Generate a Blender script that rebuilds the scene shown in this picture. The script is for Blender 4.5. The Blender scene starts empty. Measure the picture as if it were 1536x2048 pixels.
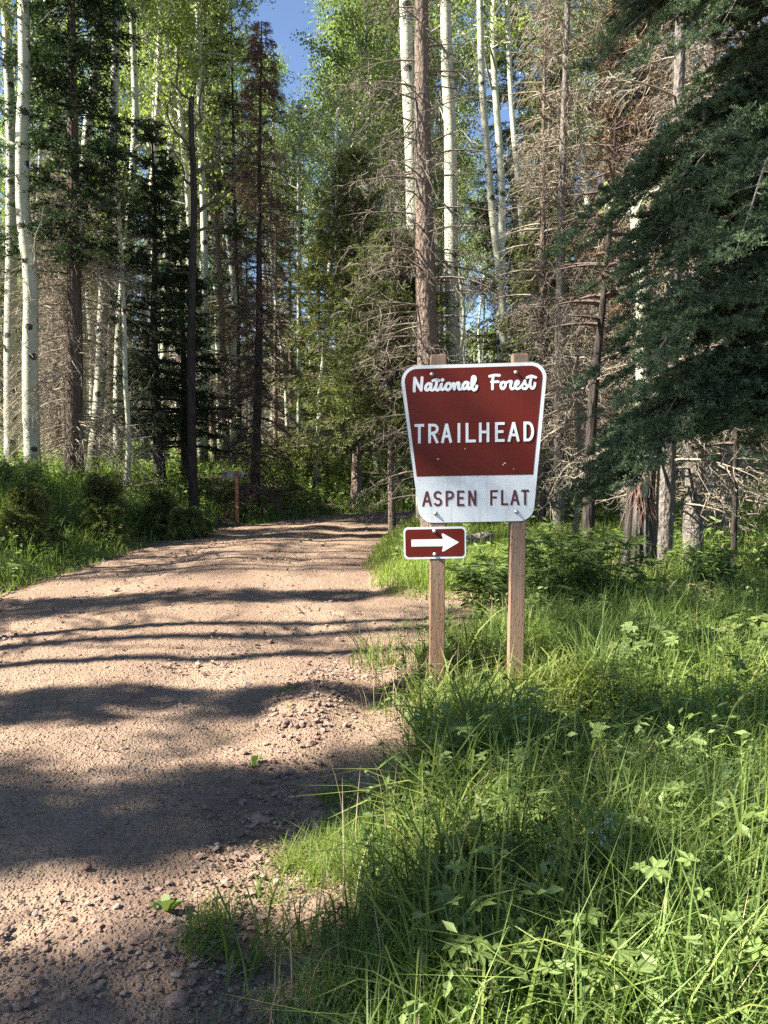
import bpy, math
import numpy as np
from mathutils import Vector

# ------------------------------------------------------------------ camera, sky, sun, exposure
C = bpy.context.scene.collection
SC = bpy.context.scene
F = 1538.0                      # focal length in pixels of the 1536x2048 photograph
PITCH = math.radians(4.76)
EYE = np.array([0.0, 0.0, 1.55])
cam = bpy.data.objects.new("camera", bpy.data.cameras.new("camera"))
C.objects.link(cam)
cam.location = EYE
cam.rotation_euler = (math.pi / 2 - PITCH, 0, 0)
cam.data.sensor_fit = 'VERTICAL'
cam.data.sensor_height = 24.0
cam.data.lens = 24.0 * F / 2048.0
cam.data.clip_end = 1000.0
cam.data.clip_start = 0.05
SC.camera = cam

SUN_EL = math.radians(43)
SUN_BEHIND = math.radians(12)   # the sun stands to the left and this much behind the camera
sd = np.array([-math.cos(SUN_BEHIND) * math.cos(SUN_EL), -math.sin(SUN_BEHIND) * math.cos(SUN_EL), math.sin(SUN_EL)])
world = bpy.data.worlds.new("World")
SC.world = world
world.use_nodes = True
wn = world.node_tree
bg = wn.nodes["Background"]
sky = wn.nodes.new("ShaderNodeTexSky")
sky.sky_type = 'NISHITA'
sky.sun_disc = False
sky.sun_elevation = SUN_EL
sky.sun_rotation = math.atan2(sd[0], sd[1]) % (2 * math.pi)
sky.altitude = 2700
sky.air_density = 1.0
sky.dust_density = 0.3
sky.ozone_density = 1.0
wn.links.new(sky.outputs[0], bg.inputs[0])
bg.inputs[1].default_value = 0.06
sun = bpy.data.objects.new("sun", bpy.data.lights.new("sun", 'SUN'))
C.objects.link(sun)
sun.data.energy = 5.0
sun.data.angle = math.radians(0.6)
sun.data.color = (1.0, 0.94, 0.83)
sun.rotation_euler = Vector(sd).to_track_quat('Z', 'Y').to_euler()
SC.view_settings.view_transform = 'Standard'
SC.view_settings.look = 'None'
SC.view_settings.exposure = 2.15
SC.view_settings.gamma = 1.0
SC.render.engine = 'CYCLES'
cy = SC.cycles
cy.max_bounces = 6
cy.diffuse_bounces = 4
cy.glossy_bounces = 2
cy.transmission_bounces = 4
cy.use_denoising = False

# ------------------------------------------------------------------ small maths
def nrm(a):
    return a / np.maximum(np.linalg.norm(a, axis=-1, keepdims=True), 1e-9)

def smooth(a, b, x):
    t = np.clip((x - a) / (b - a), 0, 1)
    return t * t * (3 - 2 * t)

def _hash(ix, iy, seed):
    h = (ix.astype(np.int64) * 374761393 + iy.astype(np.int64) * 668265263 + seed * 974634777) & 0xffffffff
    h = ((h ^ (h >> 13)) * 1274126177) & 0xffffffff
    return ((h ^ (h >> 16)) & 0xffffff) / float(0xffffff)

def vnoise(x, y, s=1.0, seed=0):
    x = np.asarray(x, float) * s; y = np.asarray(y, float) * s
    ix = np.floor(x); iy = np.floor(y)
    fx = x - ix; fy = y - iy
    fx = fx * fx * (3 - 2 * fx); fy = fy * fy * (3 - 2 * fy)
    a = _hash(ix, iy, seed); b = _hash(ix + 1, iy, seed); c = _hash(ix, iy + 1, seed); d = _hash(ix + 1, iy + 1, seed)
    return (a * (1 - fx) + b * fx) * (1 - fy) + (c * (1 - fx) + d * fx) * fy * 1.0

def fbm(x, y, s=1.0, seed=0, o=3):
    t = 0.0; amp = 0.5
    for k in range(o):
        t = t + amp * vnoise(x, y, s * 2 ** k, seed + k * 17); amp *= 0.5
    return t / (1 - 0.5 ** o) - 0.5

def ray(px, py):
    f = np.array([0, math.cos(PITCH), -math.sin(PITCH)]); u = np.array([0, math.sin(PITCH), math.cos(PITCH)])
    return np.array([(px - 768) / F, 0, 0]) + f - (py - 1024) / F * u

def P(px, py, Y):
    d = ray(px, py)
    return EYE + d * (Y / d[1])

def G(px, py, z=0.0):
    d = ray(px, py)
    return EYE + d * ((z - EYE[2]) / d[2])

# ------------------------------------------------------------------ terrain
LEFT = np.array([(-5.6, -12), (-5.2, -4), (-4.6, 0), (-4.1, 4), (-3.9, 7.6), (-3.85, 9.4), (-3.65, 11.8), (-3.15, 14.2), (-2.2, 16.2),
                 (-0.8, 17.9), (0.8, 18.9), (3, 19.8), (7, 20.6), (14, 21.2), (30, 22)], float)
RIGHT = np.array([(-0.7, -12), (-0.6, -2), (-0.5, 1.2), (-0.44, 1.9), (-0.38, 2.7), (-0.22, 3.4), (-0.14, 4.0), (-0.12, 4.6), (-0.08, 5.0), (.06, 5.6),
                  (0.6, 6.05), (1.3, 6.5), (1.5, 7.0), (1.2, 7.45), (0.5, 7.6), (0.0, 7.8), (-0.2, 8.5), (-0.3, 10.1), (-0.07, 12.9),
                  (0.3, 14.6), (1.2, 15.8), (3, 16.6), (7, 17.2), (14, 17.8), (30, 18.6)], float)
POLY = np.vstack([LEFT, RIGHT[::-1]])

def dist_poly(x, y, pts):
    d = np.full(np.shape(x), 1e9)
    for (ax, ay), (bx, by) in zip(pts[:-1], pts[1:]):
        vx, vy = bx - ax, by - ay
        t = np.clip(((x - ax) * vx + (y - ay) * vy) / (vx * vx + vy * vy), 0, 1)
        d = np.minimum(d, np.hypot(x - ax - t * vx, y - ay - t * vy))
    return d

def inside(x, y, pts=POLY):
    r = np.zeros(np.shape(x), bool)
    n = len(pts)
    for i in range(n):
        ax, ay = pts[i]; bx, by = pts[(i + 1) % n]
        if ay == by: continue
        c = ((ay > y) != (by > y)) & (x < (bx - ax) * (y - ay) / (by - ay) + ax)
        r ^= c
    return r

def road_info(x, y):
    x = np.asarray(x, float); y = np.asarray(y, float)
    dl = dist_poly(x, y, LEFT); dr = dist_poly(x, y, RIGHT)
    ins = inside(x, y)
    s = np.where(ins, -np.minimum(dl, dr), np.minimum(dl, dr))
    return dl, dr, s

def H(x, y, fine=False):
    x = np.asarray(x, float); y = np.asarray(y, float)
    dl, dr, s = road_info(x, y)
    wl = smooth(0.4, 0.6, dr / (dl + dr + 1e-6))
    o = np.maximum(s, 0)
    hl = -0.05 * smooth(0, .4, o) + 0.95 * smooth(0.4, 3.3, o) + 0.045 * np.maximum(o - 3.3, 0) + 0.16 * fbm(x, y, 0.6, 5) * smooth(0.5, 2, o)
    hr = 0.07 * smooth(0, 0.35, o) - 0.05 * smooth(0.4, 1.4, o) + 0.012 * np.maximum(o - 6, 0) + 0.10 * fbm(x, y, 0.8, 9) * smooth(0.5, 2, o)
    hh = wl * hl + (1 - wl) * hr
    i = np.minimum(-np.minimum(s, 0), 1.8)
    hh = hh + np.where(s < 0, 0.07 * smooth(0, 1.8, i), 0)
    # gravel heaps along the near right edge of the road
    hh = hh + 0.09 * np.exp(-(((x + 0.42) / 0.22) ** 2 + ((y - 4.35) / 0.55) ** 2)) + 0.05 * np.exp(-(((x + 0.75) / 0.35) ** 2 + ((y - 2.2) / 0.35) ** 2))
    return hh + 0.03 * fbm(x, y, 1.7, 3)

def FAR(x, y):
    return .13 * np.maximum(np.hypot(x, y) - 42, 0)

def Hs(x, y):
    return float(H(np.array([x]), np.array([y]))[0])

# ------------------------------------------------------------------ mesh building
class Acc:
    """collects vertices, quads and triangles, with a random number per vertex"""
    def __init__(self):
        self.V = []; self.Q = []; self.T = []; self.R = []; self.QM = []; self.TM = []; self.n = 0
    def add(self, V, Q=None, T=None, r=None, m=0):
        V = np.asarray(V, np.float32).reshape(-1, 3)
        k = len(V)
        if Q is not None and len(Q):
            self.Q.append(np.asarray(Q, np.int64) + self.n); self.QM.append(np.full(len(Q), m))
        if T is not None and len(T):
            self.T.append(np.asarray(T, np.int64) + self.n); self.TM.append(np.full(len(T), m))
        self.V.append(V)
        self.R.append(np.broadcast_to(np.asarray(0.5 if r is None else r, np.float32), (k,)).copy())
        self.n += k
    def mesh(self, name, mats, shade=False):
        me = bpy.data.meshes.new(name)
        V = np.concatenate(self.V); R = np.concatenate(self.R)
        Q = np.concatenate(self.Q) if self.Q else np.zeros((0, 4), np.int64)
        T = np.concatenate(self.T) if self.T else np.zeros((0, 3), np.int64)
        me.vertices.add(len(V)); me.vertices.foreach_set("co", V.ravel())
        me.loops.add(Q.size + T.size)
        me.loops.foreach_set("vertex_index", np.concatenate([Q.ravel(), T.ravel()]).astype(np.int32))
        me.polygons.add(len(Q) + len(T))
        st = np.concatenate([np.arange(len(Q)) * 4, Q.size + np.arange(len(T)) * 3]).astype(np.int32)
        me.polygons.foreach_set("loop_start", st)
        if not isinstance(mats, (list, tuple)): mats = [mats]
        for m in mats: me.materials.append(m)
        if len(mats) > 1:
            mi = np.concatenate((self.QM or [np.zeros(0)]) + (self.TM or [np.zeros(0)])).astype(np.int32)
            me.polygons.foreach_set("material_index", mi)
        a = me.attributes.new("rnd", 'FLOAT', 'POINT'); a.data.foreach_set("value", R)
        me.polygons.foreach_set("use_smooth", np.full(len(Q) + len(T), bool(shade)))
        me.update(calc_edges=True)
        return me
    def obj(self, name, mats, parent=None, shade=False, loc=None):
        o = bpy.data.objects.new(name, self.mesh(name, mats, shade))
        C.objects.link(o)
        if parent is not None: o.parent = parent
        if loc is not None: o.location = loc
        return o

def tag(o, label=None, cat=None, group=None, kind=None):
    if label: o["label"] = label
    if cat: o["category"] = cat
    if group: o["group"] = group
    if kind: o["kind"] = kind
    return o

def empty(name, loc, label=None, cat=None, group=None, rz=0.0):
    o = bpy.data.objects.new(name, None); C.objects.link(o)
    o.location = loc; o.rotation_euler = (0, 0, rz); o.empty_display_size = 0.2
    return tag(o, label, cat, group)

def copy_tree(o, parent=None):
    c = o.copy(); C.objects.link(c); c.parent = parent
    for ch in list(o.children): copy_tree(ch, c)
    return c

def tubes(acc, path, rad, k=3, r=None, m=0, cap=True):
    """path (B,n,3), rad (B,n): a batch of tapering tubes"""
    path = np.asarray(path, float); rad = np.asarray(rad, float)
    B, n, _ = path.shape
    t = np.empty_like(path)
    t[:, 1:-1] = path[:, 2:] - path[:, :-2]; t[:, 0] = path[:, 1] - path[:, 0]; t[:, -1] = path[:, -1] - path[:, -2]
    t = nrm(t)
    ref = np.where(np.abs(t[:, :1, 2:3]) > 0.8, np.array([1.0, 0, 0]), np.array([0, 0, 1.0]))
    s = nrm(np.cross(t, np.broadcast_to(ref, t.shape))); u = np.cross(s, t)
    a = np.arange(k) * 2 * math.pi / k
    V = path[:, :, None, :] + rad[:, :, None, None] * (s[:, :, None, :] * np.cos(a)[None, None, :, None] + u[:, :, None, :] * np.sin(a)[None, None, :, None])
    idx = np.arange(B * n * k).reshape(B, n, k)
    q = np.stack([idx[:, :-1, :], np.roll(idx, -1, 2)[:, :-1, :], np.roll(idx, -1, 2)[:, 1:, :], idx[:, 1:, :]], -1).reshape(-1, 4)
    rr = 0.5 if r is None else np.repeat(np.asarray(r, float), n * k)
    acc.add(V.reshape(-1, 3), q, r=rr, m=m)

def diamonds(acc, p, d, nn, ln, wd, r=None, m=0, belly=0.45):
    """a batch of small pointed leaves"""
    d = nrm(d); s = nrm(np.cross(d, nn)); ln = np.asarray(ln).reshape(-1, 1); wd = np.asarray(wd).reshape(-1, 1)
    n2 = np.cross(s, d)
    mid = p + d * ln * belly
    V = np.stack([p, mid + s * wd / 2 + n2 * wd * .15, p + d * ln, mid - s * wd / 2 + n2 * wd * .15], 1)
    B = len(p)
    rr = None if r is None else np.repeat(np.asarray(r, float), 4)
    acc.add(V.reshape(-1, 3), np.arange(B * 4).reshape(B, 4), r=rr, m=m)

def ribbons(acc, path, wid, side, r=None, m=0, fold=0.0):
    """path (B,n,3), wid (B,n), side (B,3): a batch of flat bending blades"""
    B, n, _ = path.shape
    S = side[:, None, :] * wid[:, :, None] * 0.5
    V = np.stack([path - S, path + S], 2)
    idx = np.arange(B * n * 2).reshape(B, n, 2)
    q = np.stack([idx[:, :-1, 0], idx[:, :-1, 1], idx[:, 1:, 1], idx[:, 1:, 0]], -1).reshape(-1, 4)
    rr = None if r is None else np.repeat(np.asarray(r, float), n * 2)
    acc.add(V.reshape(-1, 3), q, r=rr, m=m)

def rvec(g, n):
    return nrm(g.normal(size=(n, 3)))

ICO_V = None
def ico():
    global ICO_V
    if ICO_V is None:
        t = (1 + 5 ** .5) / 2
        v = nrm(np.array([(-1, t, 0), (1, t, 0), (-1, -t, 0), (1, -t, 0), (0, -1, t), (0, 1, t), (0, -1, -t), (0, 1, -t), (t, 0, -1), (t, 0, 1), (-t, 0, -1), (-t, 0, 1)], float))
        f = np.array([(0, 11, 5), (0, 5, 1), (0, 1, 7), (0, 7, 10), (0, 10, 11), (1, 5, 9), (5, 11, 4), (11, 10, 2), (10, 7, 6), (7, 1, 8),
                      (3, 9, 4), (3, 4, 2), (3, 2, 6), (3, 6, 8), (3, 8, 9), (4, 9, 5), (2, 4, 11), (6, 2, 10), (8, 6, 7), (9, 8, 1)])
        ICO_V = (v, f)
    return ICO_V

def stones(acc, g, x, y, z, size, r=None):
    """a batch of small angular stones"""
    v, f = ico(); B = len(x)
    sc = np.stack([g.uniform(.6, 1.25, B), g.uniform(.5, 1.0, B), g.uniform(.3, .65, B)], 1)
    V = v[None] * (1 + g.uniform(-.28, .28, (B, 12, 1))) * sc[:, None, :]
    a = g.uniform(0, 6.28, B); b = g.normal(0, .25, B)
    X = V[..., 0] * np.cos(a)[:, None] - V[..., 1] * np.sin(a)[:, None]
    Y = V[..., 0] * np.sin(a)[:, None] + V[..., 1] * np.cos(a)[:, None]
    Z = V[..., 2] + X * b[:, None]
    V = np.stack([X, Y, Z], -1) * size[:, None, None] + np.stack([x, y, z], -1)[:, None, :]
    T = (f[None] + np.arange(B)[:, None, None] * 12).reshape(-1, 3)
    acc.add(V.reshape(-1, 3), None, T, r=np.repeat(g.uniform(0, 1, B) if r is None else r, 12))

# ------------------------------------------------------------------ materials
class NT:
    def __init__(self, name):
        self.m = bpy.data.materials.new(name); self.m.use_nodes = True
        self.t = self.m.node_tree; self.t.nodes.clear()
        self.out = self.n("ShaderNodeOutputMaterial")
    def n(self, ty, **kw):
        x = self.t.nodes.new(ty)
        for k, v in kw.items(): setattr(x, k, v)
        return x
    def l(self, a, b): self.t.links.new(a, b)
    def val(self, sock, v):
        if hasattr(v, 'is_output'): self.l(v, sock)
        elif isinstance(v, (tuple, list)) and len(v) == 3 and sock.type == 'RGBA': sock.default_value = (*v, 1)
        else: sock.default_value = v
    def coord(self, scale=(1, 1, 1), which="Object"):
        c = self.n("ShaderNodeTexCoord"); m = self.n("ShaderNodeMapping"); m.inputs["Scale"].default_value = scale
        self.l(c.outputs[which], m.inputs[0]); return m.outputs[0]
    def noise(self, vec, scale, detail=4, rough=.6, dist=0.0):
        x = self.n("ShaderNodeTexNoise"); self.l(vec, x.inputs["Vector"])
        x.inputs["Scale"].default_value = scale; x.inputs["Detail"].default_value = detail; x.inputs["Roughness"].default_value = rough
        x.inputs["Distortion"].default_value = dist
        return x.outputs["Fac"]
    def voro(self, vec, scale, feature='F1', out="Distance"):
        x = self.n("ShaderNodeTexVoronoi", feature=feature); self.l(vec, x.inputs["Vector"]); x.inputs["Scale"].default_value = scale
        return x.outputs[out]
    def ramp(self, fac, stops):
        x = self.n("ShaderNodeValToRGB"); e = x.color_ramp.elements
        while len(e) < len(stops): e.new(0.5)
        for i, (p, c) in enumerate(stops):
            e[i].position = p; e[i].color = (*c, 1) if len(c) == 3 else c
        self.l(fac, x.inputs[0]); return x.outputs[0]
    def step(self, fac, a, b, lo=0.0, hi=1.0):
        x = self.n("ShaderNodeMapRange"); self.l(fac, x.inputs[0])
        x.inputs[1].default_value = a; x.inputs[2].default_value = b; x.inputs[3].default_value = lo; x.inputs[4].default_value = hi
        return x.outputs[0]
    def mix(self, fac, a, b, mode='MIX'):
        x = self.n("ShaderNodeMix", data_type='RGBA', blend_type=mode)
        self.val(x.inputs["Factor"], fac); self.val(x.inputs[6], a); self.val(x.inputs[7], b)
        return x.outputs[2]
    def math(self, op, a, b=0.0):
        x = self.n("ShaderNodeMath", operation=op); self.val(x.inputs[0], a); self.val(x.inputs[1], b); return x.outputs[0]
    def bump(self, h, strength=.5, dist=.01, normal=None):
        x = self.n("ShaderNodeBump"); self.l(h, x.inputs["Height"]); x.inputs["Strength"].default_value = strength; x.inputs["Distance"].default_value = dist
        if normal is not None: self.l(normal, x.inputs["Normal"])
        return x.outputs[0]
    def attr(self, name="rnd"):
        x = self.n("ShaderNodeAttribute"); x.attribute_name = name; return x.outputs["Fac"]
    def pbr(self, col, rough=.8, spec=.3, normal=None, metal=0.0):
        b = self.n("ShaderNodeBsdfPrincipled")
        self.val(b.inputs["Base Color"], col); self.val(b.inputs["Roughness"], rough)
        b.inputs["Specular IOR Level"].default_value = spec; b.inputs["Metallic"].default_value = metal
        if normal is not None: self.l(normal, b.inputs["Normal"])
        return b.outputs[0]
    def done(self, sh): self.l(sh, self.out.inputs[0]); return self.m

def leaf_mat(name, a, b, trans=.4, rough=.45, spec=.35, clump=.35, scale=1.2):
    t = NT(name)
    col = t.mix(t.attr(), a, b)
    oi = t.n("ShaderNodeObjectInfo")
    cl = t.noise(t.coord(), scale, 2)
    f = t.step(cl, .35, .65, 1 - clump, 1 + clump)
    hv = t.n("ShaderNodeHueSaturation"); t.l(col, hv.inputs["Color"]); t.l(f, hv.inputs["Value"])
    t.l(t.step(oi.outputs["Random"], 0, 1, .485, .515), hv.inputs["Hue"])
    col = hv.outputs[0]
    p = t.pbr(col, rough, spec * .5)
    tr = t.n("ShaderNodeBsdfTranslucent")
    t.l(t.mix(1.0, col, (1.15, 1.25, .55), 'MULTIPLY'), tr.inputs[0])
    mx = t.n("ShaderNodeMixShader"); mx.inputs[0].default_value = trans
    t.l(p, mx.inputs[1]); t.l(tr.outputs[0], mx.inputs[2])
    return t.done(mx.outputs[0])

def bark_mat(name, a, b, sx=14, sz=3, strength=.8, moss=None):
    t = NT(name)
    v = t.coord((sx, sx, sz))
    n1 = t.noise(v, 1.0, 5, .65, .4); n2 = t.voro(t.coord((sx * 1.3, sx * 1.3, sz * 1.5)), 1.0)
    oi = t.n("ShaderNodeObjectInfo")
    c = t.mix(t.step(n1, .3, .7), a, b)
    c = t.mix(t.step(n2, .0, .35, .65, 0), c, tuple(x * .35 for x in a))
    if moss: c = t.mix(t.step(t.noise(t.coord(), 3.0, 3), .52, .66, 0, .6), c, moss)
    h = t.math('ADD', n1, t.math('MULTIPLY', n2, .8))
    return t.done(t.pbr(c, .92, .1, t.bump(h, strength, .03)))

def aspen_mat(name="aspen_bark", dark_base=0.9, light=(.46, .46, .35)):
    t = NT(name)
    big = t.noise(t.coord((3, 3, 1.2)), 1.5, 3)
    c = t.mix(t.step(big, .35, .7), light, tuple(x * .78 for x in light))
    c = t.mix(t.step(t.noise(t.coord((5, 5, 14)), 1.0, 4), .5, .75, 0, .45), c, (.33, .33, .25))
    # horizontal lenticels and bark scars
    l = t.voro(t.coord((5, 5, 34)), 1.0)
    c = t.mix(t.step(l, .10, .2, .85, 0), c, (.05, .045, .035))
    e = t.voro(t.coord((2.6, 2.6, 3.4)), 1.0)
    e2 = t.math('ADD', e, t.math('MULTIPLY', t.noise(t.coord((14, 14, 40)), 1.0, 4), .30))
    c = t.mix(t.step(e2, .34, .38, .95, 0), c, (.03, .025, .02))
    # furrowed black bark round the foot
    sep = t.n("ShaderNodeSeparateXYZ"); t.l(t.coord(), sep.inputs[0])
    z = t.math('ADD', sep.outputs[2], t.math('MULTIPLY', t.noise(t.coord((5, 5, 1.5)), 1.0, 3), dark_base))
    foot = t.step(z, dark_base * .75, dark_base * 1.25, 1, 0)
    fur = t.noise(t.coord((26, 26, 4)), 1.0, 4)
    c = t.mix(foot, c, t.mix(t.step(fur, .4, .6), (.035, .03, .027), (.13, .115, .095)))
    h = t.math('ADD', t.math('MULTIPLY', fur, foot), t.math('MULTIPLY', l, .15))
    return t.done(t.pbr(c, .7, .2, t.bump(h, .6, .03)))

M = {}
M['aspen'] = aspen_mat()
M['aspen_twig'] = bark_mat("aspen_twig_bark", (.42, .42, .34), (.26, .25, .2), 8, 5, .3)
M['spruce_bark'] = bark_mat("spruce_bark", (.13, .095, .075), (.25, .19, .155), 22, 7, .9, (.16, .17, .13))
M['grey_bark'] = bark_mat("grey_bark", (.115, .098, .085), (.25, .22, .195), 22, 9, .9)
M['dark_bark'] = bark_mat("dark_bark", (.028, .023, .02), (.075, .062, .055), 20, 4, 1.0)
M['red_bark'] = bark_mat("reddish_bark", (.075, .055, .043), (.155, .12, .095), 20, 3, 1.0)
M['furrow'] = bark_mat("furrowed_old_bark", (.018, .016, .015), (.20, .175, .155), 16, 1.4, 1.8)
M['leaf'] = leaf_mat("aspen_leaf", (.15, .20, .06), (.30, .36, .16), .5, .35, .5)
M['spruce'] = leaf_mat("spruce_needles", (.06, .085, .024), (.21, .24, .085), .3, .6, .2, .4, 1.6)
M['dark_spruce'] = leaf_mat("dark_spruce_needles", (.02, .038, .018), (.065, .095, .042), .2, .6, .2, .4, 1.6)
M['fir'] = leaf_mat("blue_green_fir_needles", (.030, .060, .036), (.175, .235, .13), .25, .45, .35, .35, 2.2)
M['rust'] = leaf_mat("rusty_dead_needles", (.19, .11, .075), (.37, .25, .18), .15, .9, .05, .2)
M['brown'] = leaf_mat("brown_dead_needles", (.09, .055, .042), (.20, .135, .105), .1, .9, .05, .3)
M['dead'] = bark_mat("dead_twig_bark", (.20, .162, .125), (.37, .32, .245), 9, 9, .3)
M['dead_mid'] = bark_mat('brown_dead_twig_bark', (.11, .088, .07), (.23, .195, .155), 9, 9, .3)
M['dead_dark'] = bark_mat("dark_dead_twig_bark", (.07, .052, .045), (.16, .12, .10), 9, 9, .3)
M['grass'] = leaf_mat("grass_blades", (.075, .125, .03), (.25, .32, .10), .4, .5, .35, .42, .9)
M['grass_bright'] = leaf_mat("bright_grass_blades", (.14, .20, .04), (.30, .36, .11), .45, .5, .3, .25, .9)
M['forb'] = leaf_mat("broad_leaves", (.07, .11, .028), (.19, .25, .075), .35, .5, .35, .3, 1.5)
M['forb_light'] = leaf_mat("pale_broad_leaves", (.15, .21, .06), (.30, .36, .14), .4, .5, .35, .25, 1.5)
M['straw'] = leaf_mat("dry_straw", (.32, .24, .15), (.5, .4, .27), .2, .8, .1, .2)
M['petal'] = leaf_mat("pale_violet_petals", (.48, .52, .72), (.7, .72, .86), .4, .6, .2, .1)

def ground_mat():
    t = NT("forest_floor")
    v = t.coord()
    n = t.noise(v, 2.5, 6, .7); n2 = t.noise(v, 28, 4)
    c = t.mix(t.step(n, .35, .65), (.07, .055, .04), (.06, .075, .03))
    c = t.mix(t.step(n2, .5, .65, 0, .6), c, (.17, .125, .09))
    fine = t.noise(v, 60, 5, .7)
    dirt = t.mix(t.step(fine, .35, .6), (.12, .08, .058), (.265, .18, .12))
    c = t.mix(t.attr(), c, dirt)
    return t.done(t.pbr(c, .95, .1, t.bump(n2, .6, .03)))

def road_mat():
    t = NT("dirt_road")
    v = t.coord()
    big = t.noise(v, .55, 3); mid = t.noise(v, 4, 5, .65); fine = t.noise(v, 60, 5, .7); st = t.noise(t.coord((1.0, .25, 1)), 3.0, 4)
    c = t.mix(t.step(big, .35, .65), (.235, .155, .108), (.305, .21, .142))
    c = t.mix(t.step(mid, .4, .7, 0, .6), c, (.355, .25, .172))
    c = t.mix(t.step(st, .5, .7, 0, .4), c, (.24, .16, .12))
    c = t.mix(t.step(fine, .35, .6, .55, 0), c, (.16, .11, .085))
    c = t.mix(t.math('MULTIPLY', t.attr(), .45), c, (.37, .268, .19))
    vd = t.voro(v, 70); vd2 = t.voro(v, 26)
    vc = t.voro(v, 70, out="Color")
    c = t.mix(t.step(vd, .1, .35, .35, 0), c, t.mix(.35, (.33, .27, .23), vc))
    h = t.math('ADD', t.math('MULTIPLY', fine, .6), t.math('ADD', t.step(vd, 0, .5, .6, 0), t.step(vd2, 0, .35, .8, 0)))
    return t.done(t.pbr(c, .93, .15, t.bump(h, 1.0, .02)))

def stone_mat():
    t = NT("road_stone")
    r = t.attr()
    c = t.ramp(r, [(0, (.14, .09, .07)), (.3, (.235, .155, .12)), (.65, (.30, .205, .15)), (.88, (.26, .215, .185)), (1, (.38, .31, .245))])
    n = t.noise(t.coord(), 35, 4)
    c = t.mix(t.step(n, .35, .7, .4, 0), c, (.15, .11, .09))
    return t.done(t.pbr(c, .9, .15, t.bump(n, .4, .004)))

M['ground'] = ground_mat(); M['road'] = road_mat(); M['stone'] = stone_mat()

def post_mat():
    t = NT("incised_treated_wood")
    g = t.noise(t.coord((70, 70, 2.2)), 1.0, 4, .6, .3); big = t.noise(t.coord((4, 4, 1.2)), 1.0, 3)
    c = t.mix(t.step(g, .3, .7), (.16, .088, .055), (.31, .19, .12))
    c = t.mix(t.step(big, .38, .66, 0, .75), c, (.24, .18, .135))
    s = t.voro(t.coord((95, 95, 26)), 1.0)
    slit = t.step(s, .16, .30, 1, 0)
    c = t.mix(t.math('MULTIPLY', slit, .75), c, (.06, .035, .025))
    kn = t.voro(t.coord((3.5, 3.5, 1.6)), 1.0)
    c = t.mix(t.step(kn, .05, .09, .8, 0), c, (.07, .04, .03))
    h = t.math('SUBTRACT', g, t.math('MULTIPLY', slit, 1.2))
    return t.done(t.pbr(c, .85, .2, t.bump(h, .5, .004)))
M['post'] = post_mat()

def sheet_mat(name, col, rough=.35, spec=.5, dirt=.12, dcol=(.25, .2, .16)):
    t = NT(name)
    n = t.noise(t.coord(), 9, 5, .7); n2 = t.noise(t.coord((3, 3, 12)), 2, 3)
    c = t.mix(t.step(n, .5, .75, 0, dirt), col, dcol)
    k = t.noise(t.coord((40, 40, 1.5)), 1.0, 4)
    c = t.mix(t.step(k, .52, .75, 0, dirt * 1.3), c, dcol)
    r = t.step(n2, .3, .7, rough * .8, rough * 1.25)
    return t.done(t.pbr(c, r, spec))
M['white'] = sheet_mat("white_reflective_sheet", (.80, .82, .82), .4, .4, .22)
M['maroon'] = sheet_mat("brown_red_sheet", (.125, .0105, .005), .45, .25, .25, (.10, .03, .02))
M['letter_red'] = sheet_mat("maroon_lettering", (.12, .012, .016), .4)
M['chip'] = sheet_mat("chipped_paint", (.62, .50, .38), .8)
M['bolt'] = NT("galvanised_bolt"); M['bolt'] = M['bolt'].done(M['bolt'].pbr((.42, .40, .38), .45, .5, None, .75))
M['grey_board'] = bark_mat("weathered_board", (.20, .20, .19), (.30, .30, .28), 20, 3, .3)
M['rusty_post'] = bark_mat("reddish_wood_post", (.22, .10, .06), (.34, .17, .10), 20, 3, .3)

# ------------------------------------------------------------------ ground and road
def lin(*segs):
    return np.unique(np.concatenate([np.arange(a, b, s) for a, b, s in segs]).round(4))

def build_ground():
    xs = lin((-90, -30, 4), (-30, -12, 1), (-12, -5, .3), (-5, 4, .11), (4, 10, .3), (10, 30, 1), (30, 94, 4))
    ys = lin((-30, -6, 2), (-6, 1, .5), (1, 9, .11), (9, 22, .22), (22, 40, .8), (40, 140, 4))
    X, Y = np.meshgrid(xs, ys)
    Z = H(X, Y)
    _, _, s = road_info(X, Y)
    Z = Z - 0.07 * smooth(0.0, 0.25, -s)
    Z = Z + FAR(X, Y)
    idx = np.arange(X.size).reshape(X.shape)
    q = np.stack([idx[:-1, :-1], idx[:-1, 1:], idx[1:, 1:], idx[1:, :-1]], -1).reshape(-1, 4)
    a = Acc(); a.add(np.stack([X, Y, Z], -1).reshape(-1, 3), q, r=(1 - smooth(.15, .75, s + .3 * fbm(X, Y, 2.6, 61, 3))).ravel())
    tag(a.obj("ground", M['ground'], shade=True), "brown forest floor under the trees and grass", None, None, "structure")

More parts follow.
